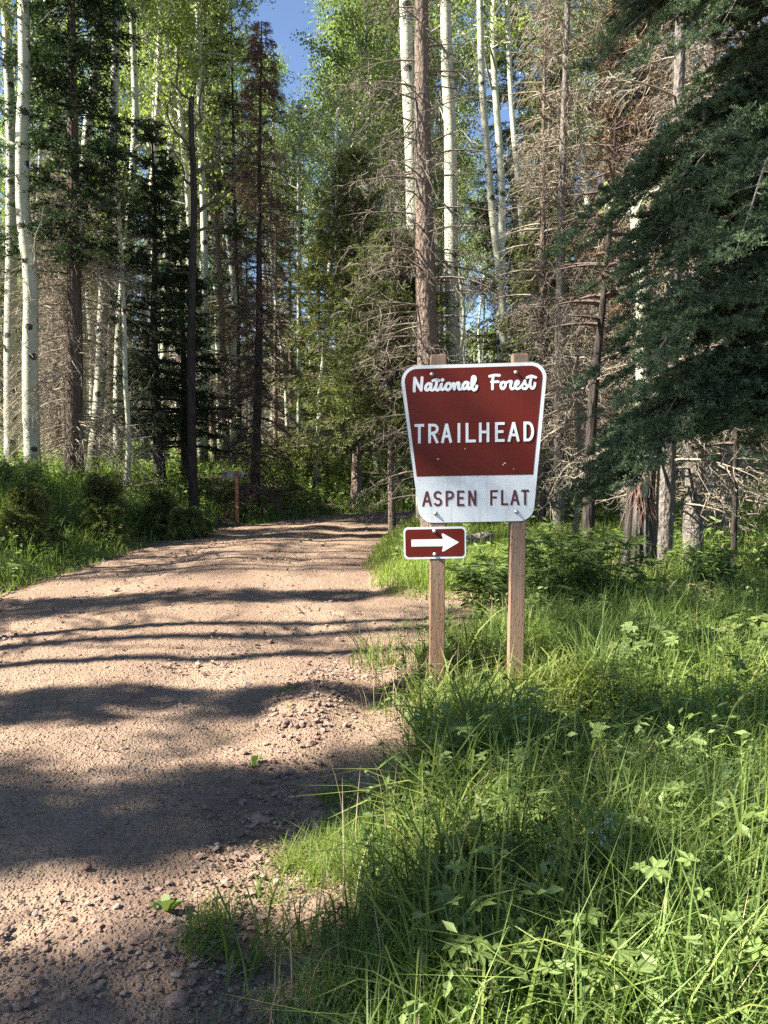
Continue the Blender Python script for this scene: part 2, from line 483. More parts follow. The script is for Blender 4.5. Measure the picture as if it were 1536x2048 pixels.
def build_road():
    xs = lin((-6.5, 3, .03), (3, 15, .15))
    ys = [-4.0]
    while ys[-1] < 21.5: ys.append(ys[-1] + max(.02, .009 * abs(ys[-1])))
    X, Y = np.meshgrid(xs, np.array(ys))
    _, _, s = road_info(X, Y)
    Z = H(X, Y) + .012 + .012 * fbm(X, Y, 9, 31, 3) + .024 * fbm(X, Y, 24, 33, 2) * smooth(12, 5, Y) + .03 * fbm(X * 1.0, Y * .35, 2.2, 35, 3)
    edge = s + .22 * fbm(X, Y, 3.5, 41, 3)
    dl, dr, _ = road_info(X, Y)
    lim = np.where(dr < dl, .42, .06)
    Z = Z - .04 * smooth(lim - .1, lim - .01, edge)
    keep = edge < lim
    kk = keep[:-1, :-1] & keep[:-1, 1:] & keep[1:, 1:] & keep[1:, :-1]
    idx = np.arange(X.size).reshape(X.shape)
    q = np.stack([idx[:-1, :-1], idx[:-1, 1:], idx[1:, 1:], idx[1:, :-1]], -1)[kk]
    dl, dr, _ = road_info(X, Y)
    wob = .35 * fbm(X, Y, .5, 91, 2)
    trk = np.exp(-((dl + wob - .95) / .28) ** 2) + np.exp(-((dr - wob - 1.0) / .28) ** 2)
    trk = np.clip(trk * (.6 + .8 * vnoise(X, Y, 1.3, 93)), 0, 1)
    Z = Z - .02 * trk
    used, inv = np.unique(q, return_inverse=True)
    a = Acc(); a.add(np.stack([X, Y, Z], -1).reshape(-1, 3)[used], inv.reshape(-1, 4), r=trk.ravel()[used])
    tag(a.obj("road", M['road'], shade=True), "single lane dirt and gravel road bending right into the forest", None, None, "structure")

def build_gravel():
    g = np.random.default_rng(11)
    a = Acc()
    # small stones over the road, many more towards the edges
    def scatter(n, x0, x1, y0, y1, smin, smax, edge_only=0.0, power=2.2):
        x = g.uniform(x0, x1, n); y = y0 + (y1 - y0) * g.uniform(0, 1, n) ** 1.4
        _, _, s = road_info(x, y)
        w = np.where(s < 0, np.maximum(np.exp(-((s + .15) / .4) ** 2), 1 - edge_only), np.exp(-(s / .35) ** 2))
        w = w * (0.35 + 1.3 * vnoise(x, y, 2.3, 77))
        k = g.uniform(0, 1, n) < w
        x, y = x[k], y[k]
        size = smin + (smax - smin) * g.uniform(0, 1, len(x)) ** power
        stones(a, g, x, y, H(x, y) + .012 - size * .04, size)
    scatter(26000, -3.2, .3, 1.6, 5.5, .0025, .010, .3, 4)
    scatter(900, -3.0, .2, 1.6, 6.0, .008, .022, .8, 4)
    scatter(9000, -4.6, 1.0, 5.0, 12, .007, .022, .5, 3)
    scatter(4500, -4.6, 1.0, 10, 18.5, .012, .035, .6, 3)
    scatter(1500, -4.6, 1.5, 5.0, 18.5, .02, .045, .9, 3)
    # the heaps
    for cx, cy, rx, ry, n, sm in ((-.38, 4.3, .16, .55, 520, .024), (-.62, 2.3, .28, .16, 500, .018), (-.5, 2.9, .15, .35, 350, .018), (-.9, 2.0, .6, .12, 350, .015)):
        x = g.normal(cx, rx, n); y = g.normal(cy, ry, n); size = .006 + (sm - .006) * g.uniform(0, 1, n) ** 2.4
        stones(a, g, x, y, H(x, y) + .018 + size * .15, size)
    tag(a.obj("gravel", M['stone']), "loose brown gravel scattered over the dirt road and its edges", None, None, "stuff")

def build_rocks():
    g = np.random.default_rng(5)
    v, f = ico()
    # px, py, half width px, label
    spec = [(296, 1757, 13, "small dark blocky rock sitting alone at the end of the large road shadow"),
            (345, 1862, 17, "pale slanted wedge of rock beside the gravel shadow"),
            (362, 1880, 21, "long grey slab of rock just right of the slanted wedge"),
            (470, 1855, 13, "pointed pale rock on the sunlit gravel near the dry weed"),
            (455, 1795, 9, "small upright pointed grey pebble rock above the sunlit gravel"),
            (355, 2005, 24, "large brown boulder-like rock at the bottom edge of the road"),
            (315, 2005, 15, "rounded grey rock left of the large brown rock at the bottom"),
            (620, 1492, 14, "flat reddish rock on the gravel heap beside the tall grass"),
            (655, 1460, 12, "brown angular rock at the top of the gravel heap"),
            (640, 1622, 18, "half buried grey rock in the shaded road edge"),
            (640, 1648, 20, "flat grey rock just below the half buried one in the shade"),
            (520, 1635, 20, "broad pinkish rock in the shade left of the grass edge"),
            (510, 1706, 10, "dark upright rock at the grass edge by the sunlit gravel"),
            (475, 1702, 14, "pale brown rock left of the dark upright rock"),
            (830, 1830, 17, "pale pink rock half hidden in grass under the sign"),
            (800, 1985, 24, "large pink rock at the bottom in the grass edge"),
            (785, 1868, 14, "buff rock low in the grass left of the pale pink one"),
            (495, 1370, 11, "small pale rock at the road edge near the grass tuft"),
            (60, 1948, 13, "dark flat rock on the sunlit gravel at the lower left"),
            (240, 1865, 15, "brown flat rock in the sunlit band on the lower left")]
    for px, py, w, lab in spec:
        p = G(px, py, .03); x, y = p[0], p[1]
        d = math.hypot(y, EYE[2])
        r = w * d / F
        # two subdivisions of the icosahedron with rough displacement
        V = v.copy(); T = f.copy()
        for it in range(2):
            nv = [tuple(q) for q in V]; mp = {}; nt = []
            def mid(i, j):
                k = (min(i, j), max(i, j))
                if k not in mp:
                    mp[k] = len(nv); nv.append(tuple((np.array(nv[i]) + np.array(nv[j])) / 2))
                return mp[k]
            for a0, b0, c0 in T:
                ab, bc, ca = mid(a0, b0), mid(b0, c0), mid(c0, a0)
                nt += [(a0, ab, ca), (b0, bc, ab), (c0, ca, bc), (ab, bc, ca)]
            V = np.array(nv); T = np.array(nt)
            if it == 0: V = V * (1 + g.uniform(-.16, .16, (len(V), 1)))
        V = V + g.normal(0, .03, V.shape)
        # cut with a few planes to make facets
        for _ in range(7):
            n = rvec(g, 1)[0]; h = g.uniform(.62, .85)
            dd = V @ n - h
            V = V - np.outer(np.maximum(dd, 0), n)
        V = V * np.array([1.05, .75, .62]) * r * 1.1
        an = g.uniform(-.5, .5); c_, s_ = math.cos(an), math.sin(an)
        V = np.stack([V[:, 0] * c_ - V[:, 1] * s_, V[:, 0] * s_ + V[:, 1] * c_, V[:, 2]], 1)
        a = Acc(); a.add(V, None, T, r=g.uniform(.2, .95))
        tag(a.obj("rock", M['stone'], loc=(x, y, Hs(x, y) + r * .22)), lab, "rock", "rocks along the road edge")

build_ground(); build_road(); build_gravel(); build_rocks()

# ------------------------------------------------------------------ the trailhead sign
YS = 4.50     # the plane of the sign's face

def to_plane(pts, Y=YS):
    return np.array([P(px, py, Y) for px, py in pts])

def rounded(poly, rad, k=7):
    out = []
    n = len(poly)
    for i in range(n):
        p = np.array(poly[i], float); a = np.array(poly[i - 1], float); b = np.array(poly[(i + 1) % n], float)
        r = rad[i] if isinstance(rad, (list, tuple)) else rad
        if r <= 0: out.append(tuple(p)); continue
        u = nrm(a - p); w = nrm(b - p)
        ang = math.acos(np.clip(u @ w, -1, 1)); L = r / math.tan(ang / 2)
        c = p + nrm(u + w) * r / math.sin(ang / 2)
        s, e = p + u * L - c, p + w * L - c
        a0 = math.atan2(s[1], s[0]); a1 = math.atan2(e[1], e[0])
        da = (a1 - a0 + math.pi) % (2 * math.pi) - math.pi
        for j in range(k + 1):
            t = a0 + da * j / k; out.append((c[0] + r * math.cos(t), c[1] + r * math.sin(t)))
    return out

def plate(name, pts_px, y_front, thick, mat, parent, origin):
    import bmesh
    bm = bmesh.new()
    f = [bm.verts.new(Vector(P(px, py, YS)) - Vector(origin)) for px, py in pts_px]
    for v in f: v.co.y = y_front - origin[1]
    fa = bm.faces.new(f)
    r = bmesh.ops.extrude_face_region(bm, geom=[fa])
    for e in r['geom']:
        if isinstance(e, bmesh.types.BMVert): e.co.y += thick
    bmesh.ops.recalc_face_normals(bm, faces=bm.faces)
    me = bpy.data.meshes.new(name); bm.to_mesh(me); bm.free(); me.materials.append(mat)
    o = bpy.data.objects.new(name, me); C.objects.link(o); o.parent = parent
    return o

def spline(pts, k=8):
    p = np.array(pts, float)
    if len(p) < 3: return np.array([p[0] + (p[1] - p[0]) * t for t in np.linspace(0, 1, 3)])
    q = np.vstack([2 * p[0] - p[1], p, 2 * p[-1] - p[-2]]); out = []
    for i in range(1, len(q) - 2):
        for t in np.linspace(0, 1, k, endpoint=False):
            out.append(.5 * (2 * q[i] + (q[i + 1] - q[i - 1]) * t + (2 * q[i - 1] - 5 * q[i] + 4 * q[i + 1] - q[i + 2]) * t ** 2 + (3 * q[i] - q[i - 1] - 3 * q[i + 1] + q[i + 2]) * t ** 3))
    out.append(q[-2]); return np.array(out)

class Strokes:
    """flat cut lettering: each stroke is a ribbon on the face of the sign, a hair proud of the last"""
    def __init__(self, y0, origin): self.a = Acc(); self.y = y0; self.o = origin; self.k = 0
    def stroke(self, px, w, round_cap=False, curve=False):
        p = spline(px) if curve else np.array(px, float)
        n = len(p); t = np.empty_like(p)
        t[0] = p[1] - p[0]; t[-1] = p[-1] - p[-2]
        s1 = nrm(p[1:-1] - p[:-2]); s2 = nrm(p[2:] - p[1:-1]); t[1:-1] = s1 + s2
        t = nrm(t); nn = np.stack([-t[:, 1], t[:, 0]], 1)
        sc = np.ones(n)
        if n > 2: sc[1:-1] = 1 / np.maximum(np.sqrt((1 + np.sum(s1 * s2, 1)) / 2), .6)
        if curve: sc[:] = 1
        L = p - nn * w / 2 * sc[:, None]; R = p + nn * w / 2 * sc[:, None]
        y = self.y - self.k * .00012 - np.linspace(0, .00025 if n > 3 else 0, n)
        self.k += 1
        V = []
        for i in range(n):
            for q in (L[i], R[i]):
                w3 = P(q[0], q[1], YS) - self.o; w3[1] = y[i] - self.o[1]; V.append(w3)
        self.a.add(V, [(2 * i, 2 * i + 1, 2 * i + 3, 2 * i + 2) for i in range(n - 1)])
        if round_cap:
            for e, sg in ((0, -1), (n - 1, 1)):
                V = []
                for j in range(9):
                    an = math.pi * j / 8
                    q = p[e] + nn[e] * math.cos(an) * w / 2 + t[e] * sg * math.sin(an) * w / 2
                    w3 = P(q[0], q[1], YS) - self.o; w3[1] = y[e] - self.o[1]; V.append(w3)
                self.a.add(V, None, [(0, j, j + 1) for j in range(1, 8)])

def arc(cx, cy, rx, ry, a0, a1, n=8):
    return [(cx + rx * math.cos(math.radians(a0 + (a1 - a0) * i / n)), cy - ry * math.sin(math.radians(a0 + (a1 - a0) * i / n))) for i in range(n + 1)]

def glyph(ch, h):
    """strokes in a unit box, y down; h is half the stroke width as a share of the box (x, y)"""
    hx, hy = h
    x0, x1, y0, y1 = hx, 1 - hx, hy, 1 - hy
    if ch == 'T': return [[(0, y0), (1, y0)], [(.5, 0), (.5, 1)]]
    if ch == 'I': return [[(.5, 0), (.5, 1)]]
    if ch == 'L': return [[(x0, 0), (x0, 1)], [(0, y1), (1, y1)]]
    if ch == 'H': return [[(x0, 0), (x0, 1)], [(x1, 0), (x1, 1)], [(x0, .48), (x1, .48)]]
    if ch == 'E': return [[(x0, 0), (x0, 1)], [(0, y0), (1, y0)], [(x0, .48), (.88, .48)], [(0, y1), (1, y1)]]
    if ch == 'F': return [[(x0, 0), (x0, 1)], [(0, y0), (1, y0)], [(x0, .48), (.85, .48)]]
    if ch == 'A': return [[(x0 * .8, 1), (.5, .02)], [(.5, .02), (1 - x0 * .8, 1)], [(.24, .66), (.76, .66)]]
    if ch == 'N': return [[(x0, 0), (x0, 1)], [(x1, 0), (x1, 1)], [(x0, .03), (x1, .97)]]
    if ch == 'D': return [[(x0, 0), (x0, 1)], [(0, y0), (.45, y0)] + arc(.45, .5, x1 - .45, .5 - hy, 90, -90, 12)[1:] + [(0, y1)]]
    if ch == 'P': return [[(x0, 0), (x0, 1)], [(0, y0), (.5, y0)] + arc(.5, .28, x1 - .5, .28 - hy, 90, -90, 8)[1:] + [(x0, .56)]]
    if ch == 'R': return [[(x0, 0), (x0, 1)], [(0, y0), (.5, y0)] + arc(.5, .27, x1 - .5, .27 - hy, 90, -90, 8)[1:] + [(x0, .54)], [(.5, .54), (1 - x0 * .9, 1)]]
    if ch == 'S':
        return [arc(.5, .27, .5 - hx, .27 - hy, 20, 180, 8) + [(.3, .42), (.7, .57)][0:0] + arc(.5, .27, .5 - hx, .23, 190, 250, 4) + arc(.5, .73, .5 - hx, .23, 70, 0, 5) + arc(.5, .73, .5 - hx, .27 - hy, -10, -165, 9)]

CR = 4.5176
def word(st, letters, tl, tr, bl, br, sw):
    """letters: (char, x0, x1) in enlarged crop pixels; the line leans with tl..br = top/bottom y at the left and right end"""
    xa, xb = letters[0][1], letters[-1][2]
    for ch, a, b in letters:
        h = (sw / 2 / (b - a), sw / 2 / (bl - tl))
        for s in glyph(ch, h):
            pts = []
            for u, v in s:
                x = a + (b - a) * u; f = (x - xa) / (xb - xa)
                top = tl + (tr - tl) * f; bot = bl + (br - bl) * f
                pts.append((780 + x / CR, 690 + (top + (bot - top) * v) / CR))
            st.stroke(pts, sw / CR)

def build_sign():
    px_l, px_r = P(873.5, 1400, YS + .047), P(1032, 1400, YS + .047)
    xm = (px_l[0] + px_r[0]) / 2
    org = np.array([xm, YS + .047, Hs(xm, YS)])
    root = empty("trailhead_sign", org, "brown and white trailhead sign with an arrow plate on two square wooden posts", "sign")
    # posts
    for (px, top_px, lab, seed) in ((873.5, 709, "left post split and weathered at its top", 1), (1031.5, 707, None, 2)):
        b = P(px, 1250, YS + .047); zt = P(px, top_px, YS)[2]
        bm_h = zt - org[2] + .5
        a = Acc(); w = .0445; c = .004
        ring = [(-w + c, -w), (w - c, -w), (w, -w + c), (w, w - c), (w - c, w), (-w + c, w), (-w, w - c), (-w, -w + c)]
        zs = [-.5, 0, .5, 1.0, 1.5, zt - org[2] - .003, zt - org[2]]
        V = []
        for i, z in enumerate(zs):
            k = .96 if i == len(zs) - 1 else 1
            V += [(x * k + b[0] - org[0], y * k, z) for x, y in ring]
        n = 8
        q = [(i * n + j, i * n + (j + 1) % n, (i + 1) * n + (j + 1) % n, (i + 1) * n + j) for i in range(len(zs) - 1) for j in range(n)]
        t0 = (len(zs) - 1) * n
        a.add(V, q + [(t0, t0 + 1, t0 + 2, t0 + 3), (t0, t0 + 3, t0 + 4, t0 + 7), (t0 + 4, t0 + 5, t0 + 6, t0 + 7)])
        o = a.obj("post", M['post'], root)
        if lab: o["label"] = lab
    # main board
    out = rounded([(798, 732), (1096, 723.5), (1065.8, 1041.5), (840.3, 1046)], [33, 30, 30, 30], 9)
    board = plate("board", out, YS, .0028, M['white'], root, org)
    red = rounded([(806, 738.5), (1087.5, 730.5), (1066.3, 949.2), (833.4, 953.2)], [25, 23, 0, 0], 8)
    plate("panel", red, YS - .0008, .0006, M['maroon'], board, org)
    # hem line between the two fields of the sign
    st = Strokes(YS - .0012, org)
    word(st, [('T', 222, 308), ('R', 345, 440), ('A', 462, 560), ('I', 610, 635), ('L', 683, 775), ('H', 803, 897), ('E', 948, 1035), ('A', 1062, 1170), ('D', 1205, 1300)],
         715, 690, 890, 869, 25)
    st.a.obj("lettering", M['white'], board)
    st = Strokes(YS - .0012, org); s = 10.24
    def S(pts, w=5.8, cap=True): st.stroke([(815 + x / s, 740 + y / s) for x, y in pts], w, cap, True)
    S([(137, 432), (140, 300), (150, 165)]); S([(150, 165), (210, 290), (280, 415)]); S([(280, 415), (290, 290), (298, 158)])
    S([(480, 285), (430, 278), (380, 325), (368, 385), (400, 412), (450, 380), (485, 300)]); S([(488, 290), (475, 370), (497, 412), (545, 390), (585, 320)])
    S([(603, 195), (590, 300), (578, 380), (612, 412), (655, 380), (690, 300)]); S([(515, 222), (580, 198), (648, 218)], 5.2)
    S([(697, 288), (682, 365), (710, 402), (755, 375), (785, 320)]); S([(712, 204), (716, 204), (720, 203)], 6.6)
    S([(862, 272), (812, 282), (780, 340), (792, 390), (835, 405), (880, 362), (888, 305), (862, 272)]); S([(880, 290), (915, 292), (940, 275)], 5)
    S([(940, 275), (948, 340), (958, 392)]); S([(958, 370), (985, 295), (1040, 262), (1052, 300), (1040, 365), (1070, 395), (1115, 372)])
    S([(1235, 262), (1190, 252), (1140, 300), (1128, 360), (1160, 388), (1210, 352), (1240, 280)]); S([(1245, 268), (1235, 340), (1245, 388), (1290, 370), (1350, 290), (1388, 200), (1375, 140), (1335, 145), (1318, 230), (1318, 330), (1340, 398), (1375, 408), (1408, 370), (1415, 330)])
    st.a.obj("lettering", M['white'], board)
    st = Strokes(YS - .0012, org); s2 = 11.815
    def S2(pts, w=5.5, cap=True): st.stroke([(965 + x / s2, 735 + y / s2) for x, y in pts], w, cap, True)
    S2([(168, 207), (290, 182), (400, 186)], 5.6); S2([(252, 200), (236, 340), (234, 505)]); S2([(210, 342), (290, 338), (372, 335)], 5.2)
    S2([(505, 345), (450, 360), (432, 430), (450, 492), (495, 495), (535, 440), (540, 370), (505, 345)]); S2([(535, 375), (580, 350), (620, 332)], 5)
    S2([(620, 332), (685, 330), (665, 400), (662, 465), (695, 505), (745, 480), (800, 420), (852, 370), (840, 325), (795, 335), (768, 400), (775, 470), (815, 502), (865, 490), (915, 440), (965, 380), (1000, 312)])
    S2([(1000, 312), (1010, 375), (1048, 440), (1035, 490), (985, 502), (940, 480)]); S2([(1052, 470), (1100, 420), (1130, 340)], 4.6)
    S2([(1162, 208), (1135, 300), (1122, 400), (1150, 478), (1190, 492), (1226, 440), (1236, 372)]); S2([(1048, 240), (1150, 202), (1258, 235)], 5.4)
    st.a.obj("lettering", M['white'], board)
    st = Strokes(YS - .0006, org)
    word(st, [('A', 290, 378), ('S', 393, 470), ('P', 502, 578), ('E', 605, 672), ('N', 706, 780)], 1320, 1313, 1460, 1453, 20)
    st.a.obj("lettering", M['letter_red'], board)
    st = Strokes(YS - .0006, org)
    word(st, [('F', 905, 975), ('L', 1003, 1068), ('A', 1087, 1170), ('T', 1185, 1255)], 1311, 1306, 1451, 1446, 20)
    st.a.obj("lettering", M['letter_red'], board)
    # chips in the paint
    g = np.random.default_rng(3); a = Acc()
    for cx, cy, rx, ry in ((876, 918, 3.2, 1.3), (930.5, 897.4, 1.3, 1.2), (1009.5, 926.5, 2.6, 1.3), (1006, 929.5, 1.8, 1.4), (1027, 938, 1.3, 1.1), (877.4, 867.7, 1.1, 1.0), (886, 952, 1.6, .9), (965, 951, 1.4, .7)):
        V = []
        for j in range(9):
            an = 2 * math.pi * j / 9; k = g.uniform(.7, 1.2)
            w3 = P(cx + rx * k * math.cos(an), cy + ry * k * math.sin(an), YS) - org; w3[1] = YS - .0017 - org[1]; V.append(w3)
        a.add(V, None, [(0, j, j + 1) for j in range(1, 8)])
    a.obj("paint_chips", M['chip'], board)
    # arrow plate
    ap = plate("arrow_plate", rounded([(806.6, 1055.2), (931.8, 1052.8), (932.0, 1116.2), (808.0, 1118.6)], 9, 6), YS, .0028, M['white'], root, org)
    plate("panel", rounded([(810.2, 1059.2), (928.6, 1057.0), (928.8, 1112.2), (811.3, 1114.2)], 6.5, 6), YS - .0008, .0006, M['maroon'], ap, org)
    arrow = [(822.5, 1079.2)] + [(885.8, 1077.9)] + rounded([(883.2, 1065.2), (918.2, 1084.6), (884.0, 1104.8)], [2.2, .4, 2.2], 4)[:]
    arrow += [(886.3, 1092.4), (822.9, 1093.2)]
    plate("arrow", arrow, YS - .0016, .0007, M['white'], ap, org)
    # bolts with washers
    for cx, cy in ((864, 749), (1032, 745), (871, 1027), (1033, 1024), (869, 1062.5), (869.7, 1109)):
        c = P(cx, cy, YS) - org
        a = Acc(); k = 14
        prof = [(.0125, .0005), (.0125, -.0015), (.0085, -.0022), (.0085, -.0055), (.006, -.0085), (.002, -.0098)]
        V = [(c[0] + r * math.cos(2 * math.pi * j / k), YS - .001 - org[1] + y, c[2] + r * math.sin(2 * math.pi * j / k)) for r, y in prof for j in range(k)]
        q = [(i * k + j, i * k + (j + 1) % k, (i + 1) * k + (j + 1) % k, (i + 1) * k + j) for i in range(len(prof) - 1) for j in range(k)]
        V.append((c[0], YS - .001 - org[1] - .01, c[2])); e = (len(prof) - 1) * k
        a.add(V, q, [(e + j, e + (j + 1) % k, len(V) - 1) for j in range(k)])
        a.obj("bolt", M['bolt'], root, shade=True)

def build_trail_sign():
    x, y = -3.05, 15.95
    z = Hs(x, y)
    root = empty("small_trail_sign", (x, y, z), "small grey wooden board seen from behind on a thin reddish post beyond the road", "sign")
    a = Acc(); w = .034
    V = [(sx * w, sy * w, zz) for zz in (-.3, 1.12) for sx, sy in ((-1, -1), (1, -1), (1, 1), (-1, 1))]
    q = [(0, 1, 5, 4), (1, 2, 6, 5), (2, 3, 7, 6), (3, 0, 4, 7), (4, 5, 6, 7)]
    a.add(V, q); a.obj("post", M['rusty_post'], root)
    a = Acc()
    V = [(xx, yy, zz + .02 * xx) for yy in (.047, .072) for xx, zz in ((-.33, .97), (.14, .97), (.14, 1.11), (-.33, 1.11))]
    a.add(V, [(0, 1, 2, 3), (5, 4, 7, 6), (0, 4, 5, 1), (1, 5, 6, 2), (2, 6, 7, 3), (3, 7, 4, 0)]); a.obj("board", M['grey_board'], root)

build_sign(); build_trail_sign()

# ------------------------------------------------------------------ trees
def resample(p, n):
    p = np.array(p, float); d = np.r_[0, np.cumsum(np.linalg.norm(np.diff(p, axis=0), axis=1))]
    q = spline(p, 10) if len(p) > 2 else p
    d = np.r_[0, np.cumsum(np.linalg.norm(np.diff(q, axis=0), axis=1))]
    t = np.linspace(0, d[-1], n)
    return np.stack([np.interp(t, d, q[:, i]) for i in range(3)], 1)

def along(path, s):
    """points at shares s (0..1) of a path (n,3)"""
    n = len(path); f = np.clip(s, 0, .9999) * (n - 1); i = f.astype(int); t = (f - i)[:, None]
    return path[i] * (1 - t) + path[i + 1] * t

def trunk_tube(acc, path, r0, r1, k=12, flare=.5, g=None, m=0, fh=.5):
    n = len(path); s = np.linspace(0, 1, n); z = path[:, 2] - path[0, 2]
    rad = (r0 + (r1 - r0) * s) * (1 + flare * np.exp(-np.maximum(z, 0) / fh * 2.2))
    if g is not None: rad = rad * (1 + g.normal(0, .025, n))
    tubes(acc, path[None], rad[None], k, m=m)

def aspen_meshes(seed, path, r0, H, crown_from, spread=1.6, leaves=9000, nb=34, leaf=.065, low=4, r1=.03):
    """path: trunk points relative to the foot. Returns trunk, branch and leaf collectors"""
    g = np.random.default_rng(seed)
    tr, br, lf = Acc(), Acc(), Acc()
    pth = resample(path, 40)
    trunk_tube(tr, pth, r0, r1, 12, .45, g)
    # branches: cubic-ish curves going up and out
    s = np.r_[g.uniform(crown_from, .985, nb) , g.uniform(crown_from * .35, crown_from, low)]
    nb2 = len(s)
    b0 = along(pth, s)
    az = g.uniform(0, 2 * math.pi, nb2)
    L = spread * (1.15 - s) / (1.15 - crown_from) * g.uniform(.55, 1.15, nb2); L = np.clip(L, .35, spread * 1.15); L[nb:] *= g.uniform(.3, .8, low)
    up = g.uniform(.35, 1.1, nb2)
    u = np.linspace(0, 1, 7)
    out = np.stack([np.cos(az), np.sin(az), np.zeros(nb2)], 1)
    path_b = b0[:, None, :] + out[:, None, :] * (L[:, None] * u[None])[:, :, None]
    path_b[:, :, 2] += (L * up)[:, None] * u[None] ** 1.3 + g.normal(0, .03, (nb2, 7)) * L[:, None]
    path_b[:, :, :2] += np.cumsum(g.normal(0, .035, (nb2, 7, 2)), 1) * L[:, None, None]
    rb = r0 * .20 * (L / spread + .3)
    tubes(br, path_b, rb[:, None] * (1 - .8 * u[None]), 5)
    # twigs
    nt = 9
    bi = np.repeat(np.arange(nb), nt); su = g.uniform(.25, 1, nb * nt)
    f = su * 5.999; i = f.astype(int); t0 = path_b[bi, i] * (1 - (f - i))[:, None] + path_b[bi, np.minimum(i + 1, 6)] * (f - i)[:, None]
    td = nrm(out[bi] * .6 + rvec(g, len(bi)) * .9 + np.array([0, 0, .35])); tl = g.uniform(.3, .75, len(bi)) * (spread / 1.6)
    uu = np.linspace(0, 1, 4)
    tp = t0[:, None, :] + td[:, None, :] * (tl[:, None] * uu[None])[:, :, None]
    tp[:, :, 2] -= (tl * .12)[:, None] * uu[None] ** 2
    tubes(br, tp, (.007 * (1.2 - uu))[None] * np.ones((len(bi), 1)), 3)
    # leaves hang in clusters round the twigs
    ti = g.integers(0, len(bi), leaves); sl = g.uniform(.1, 1.1, leaves)
    p = t0[ti] + td[ti] * (tl[ti] * sl)[:, None] + g.normal(0, .07, (leaves, 3)) * (spread / 1.6)
    d = nrm(rvec(g, leaves) * .8 + np.array([0, 0, -.6])); nn = rvec(g, leaves)
    diamonds(lf, p, d, nn, leaf * g.uniform(.7, 1.25, leaves), leaf * .9 * g.uniform(.7, 1.2, leaves), r=np.clip(g.normal(.45, .28, leaves), 0, 1))
    return tr, br, lf

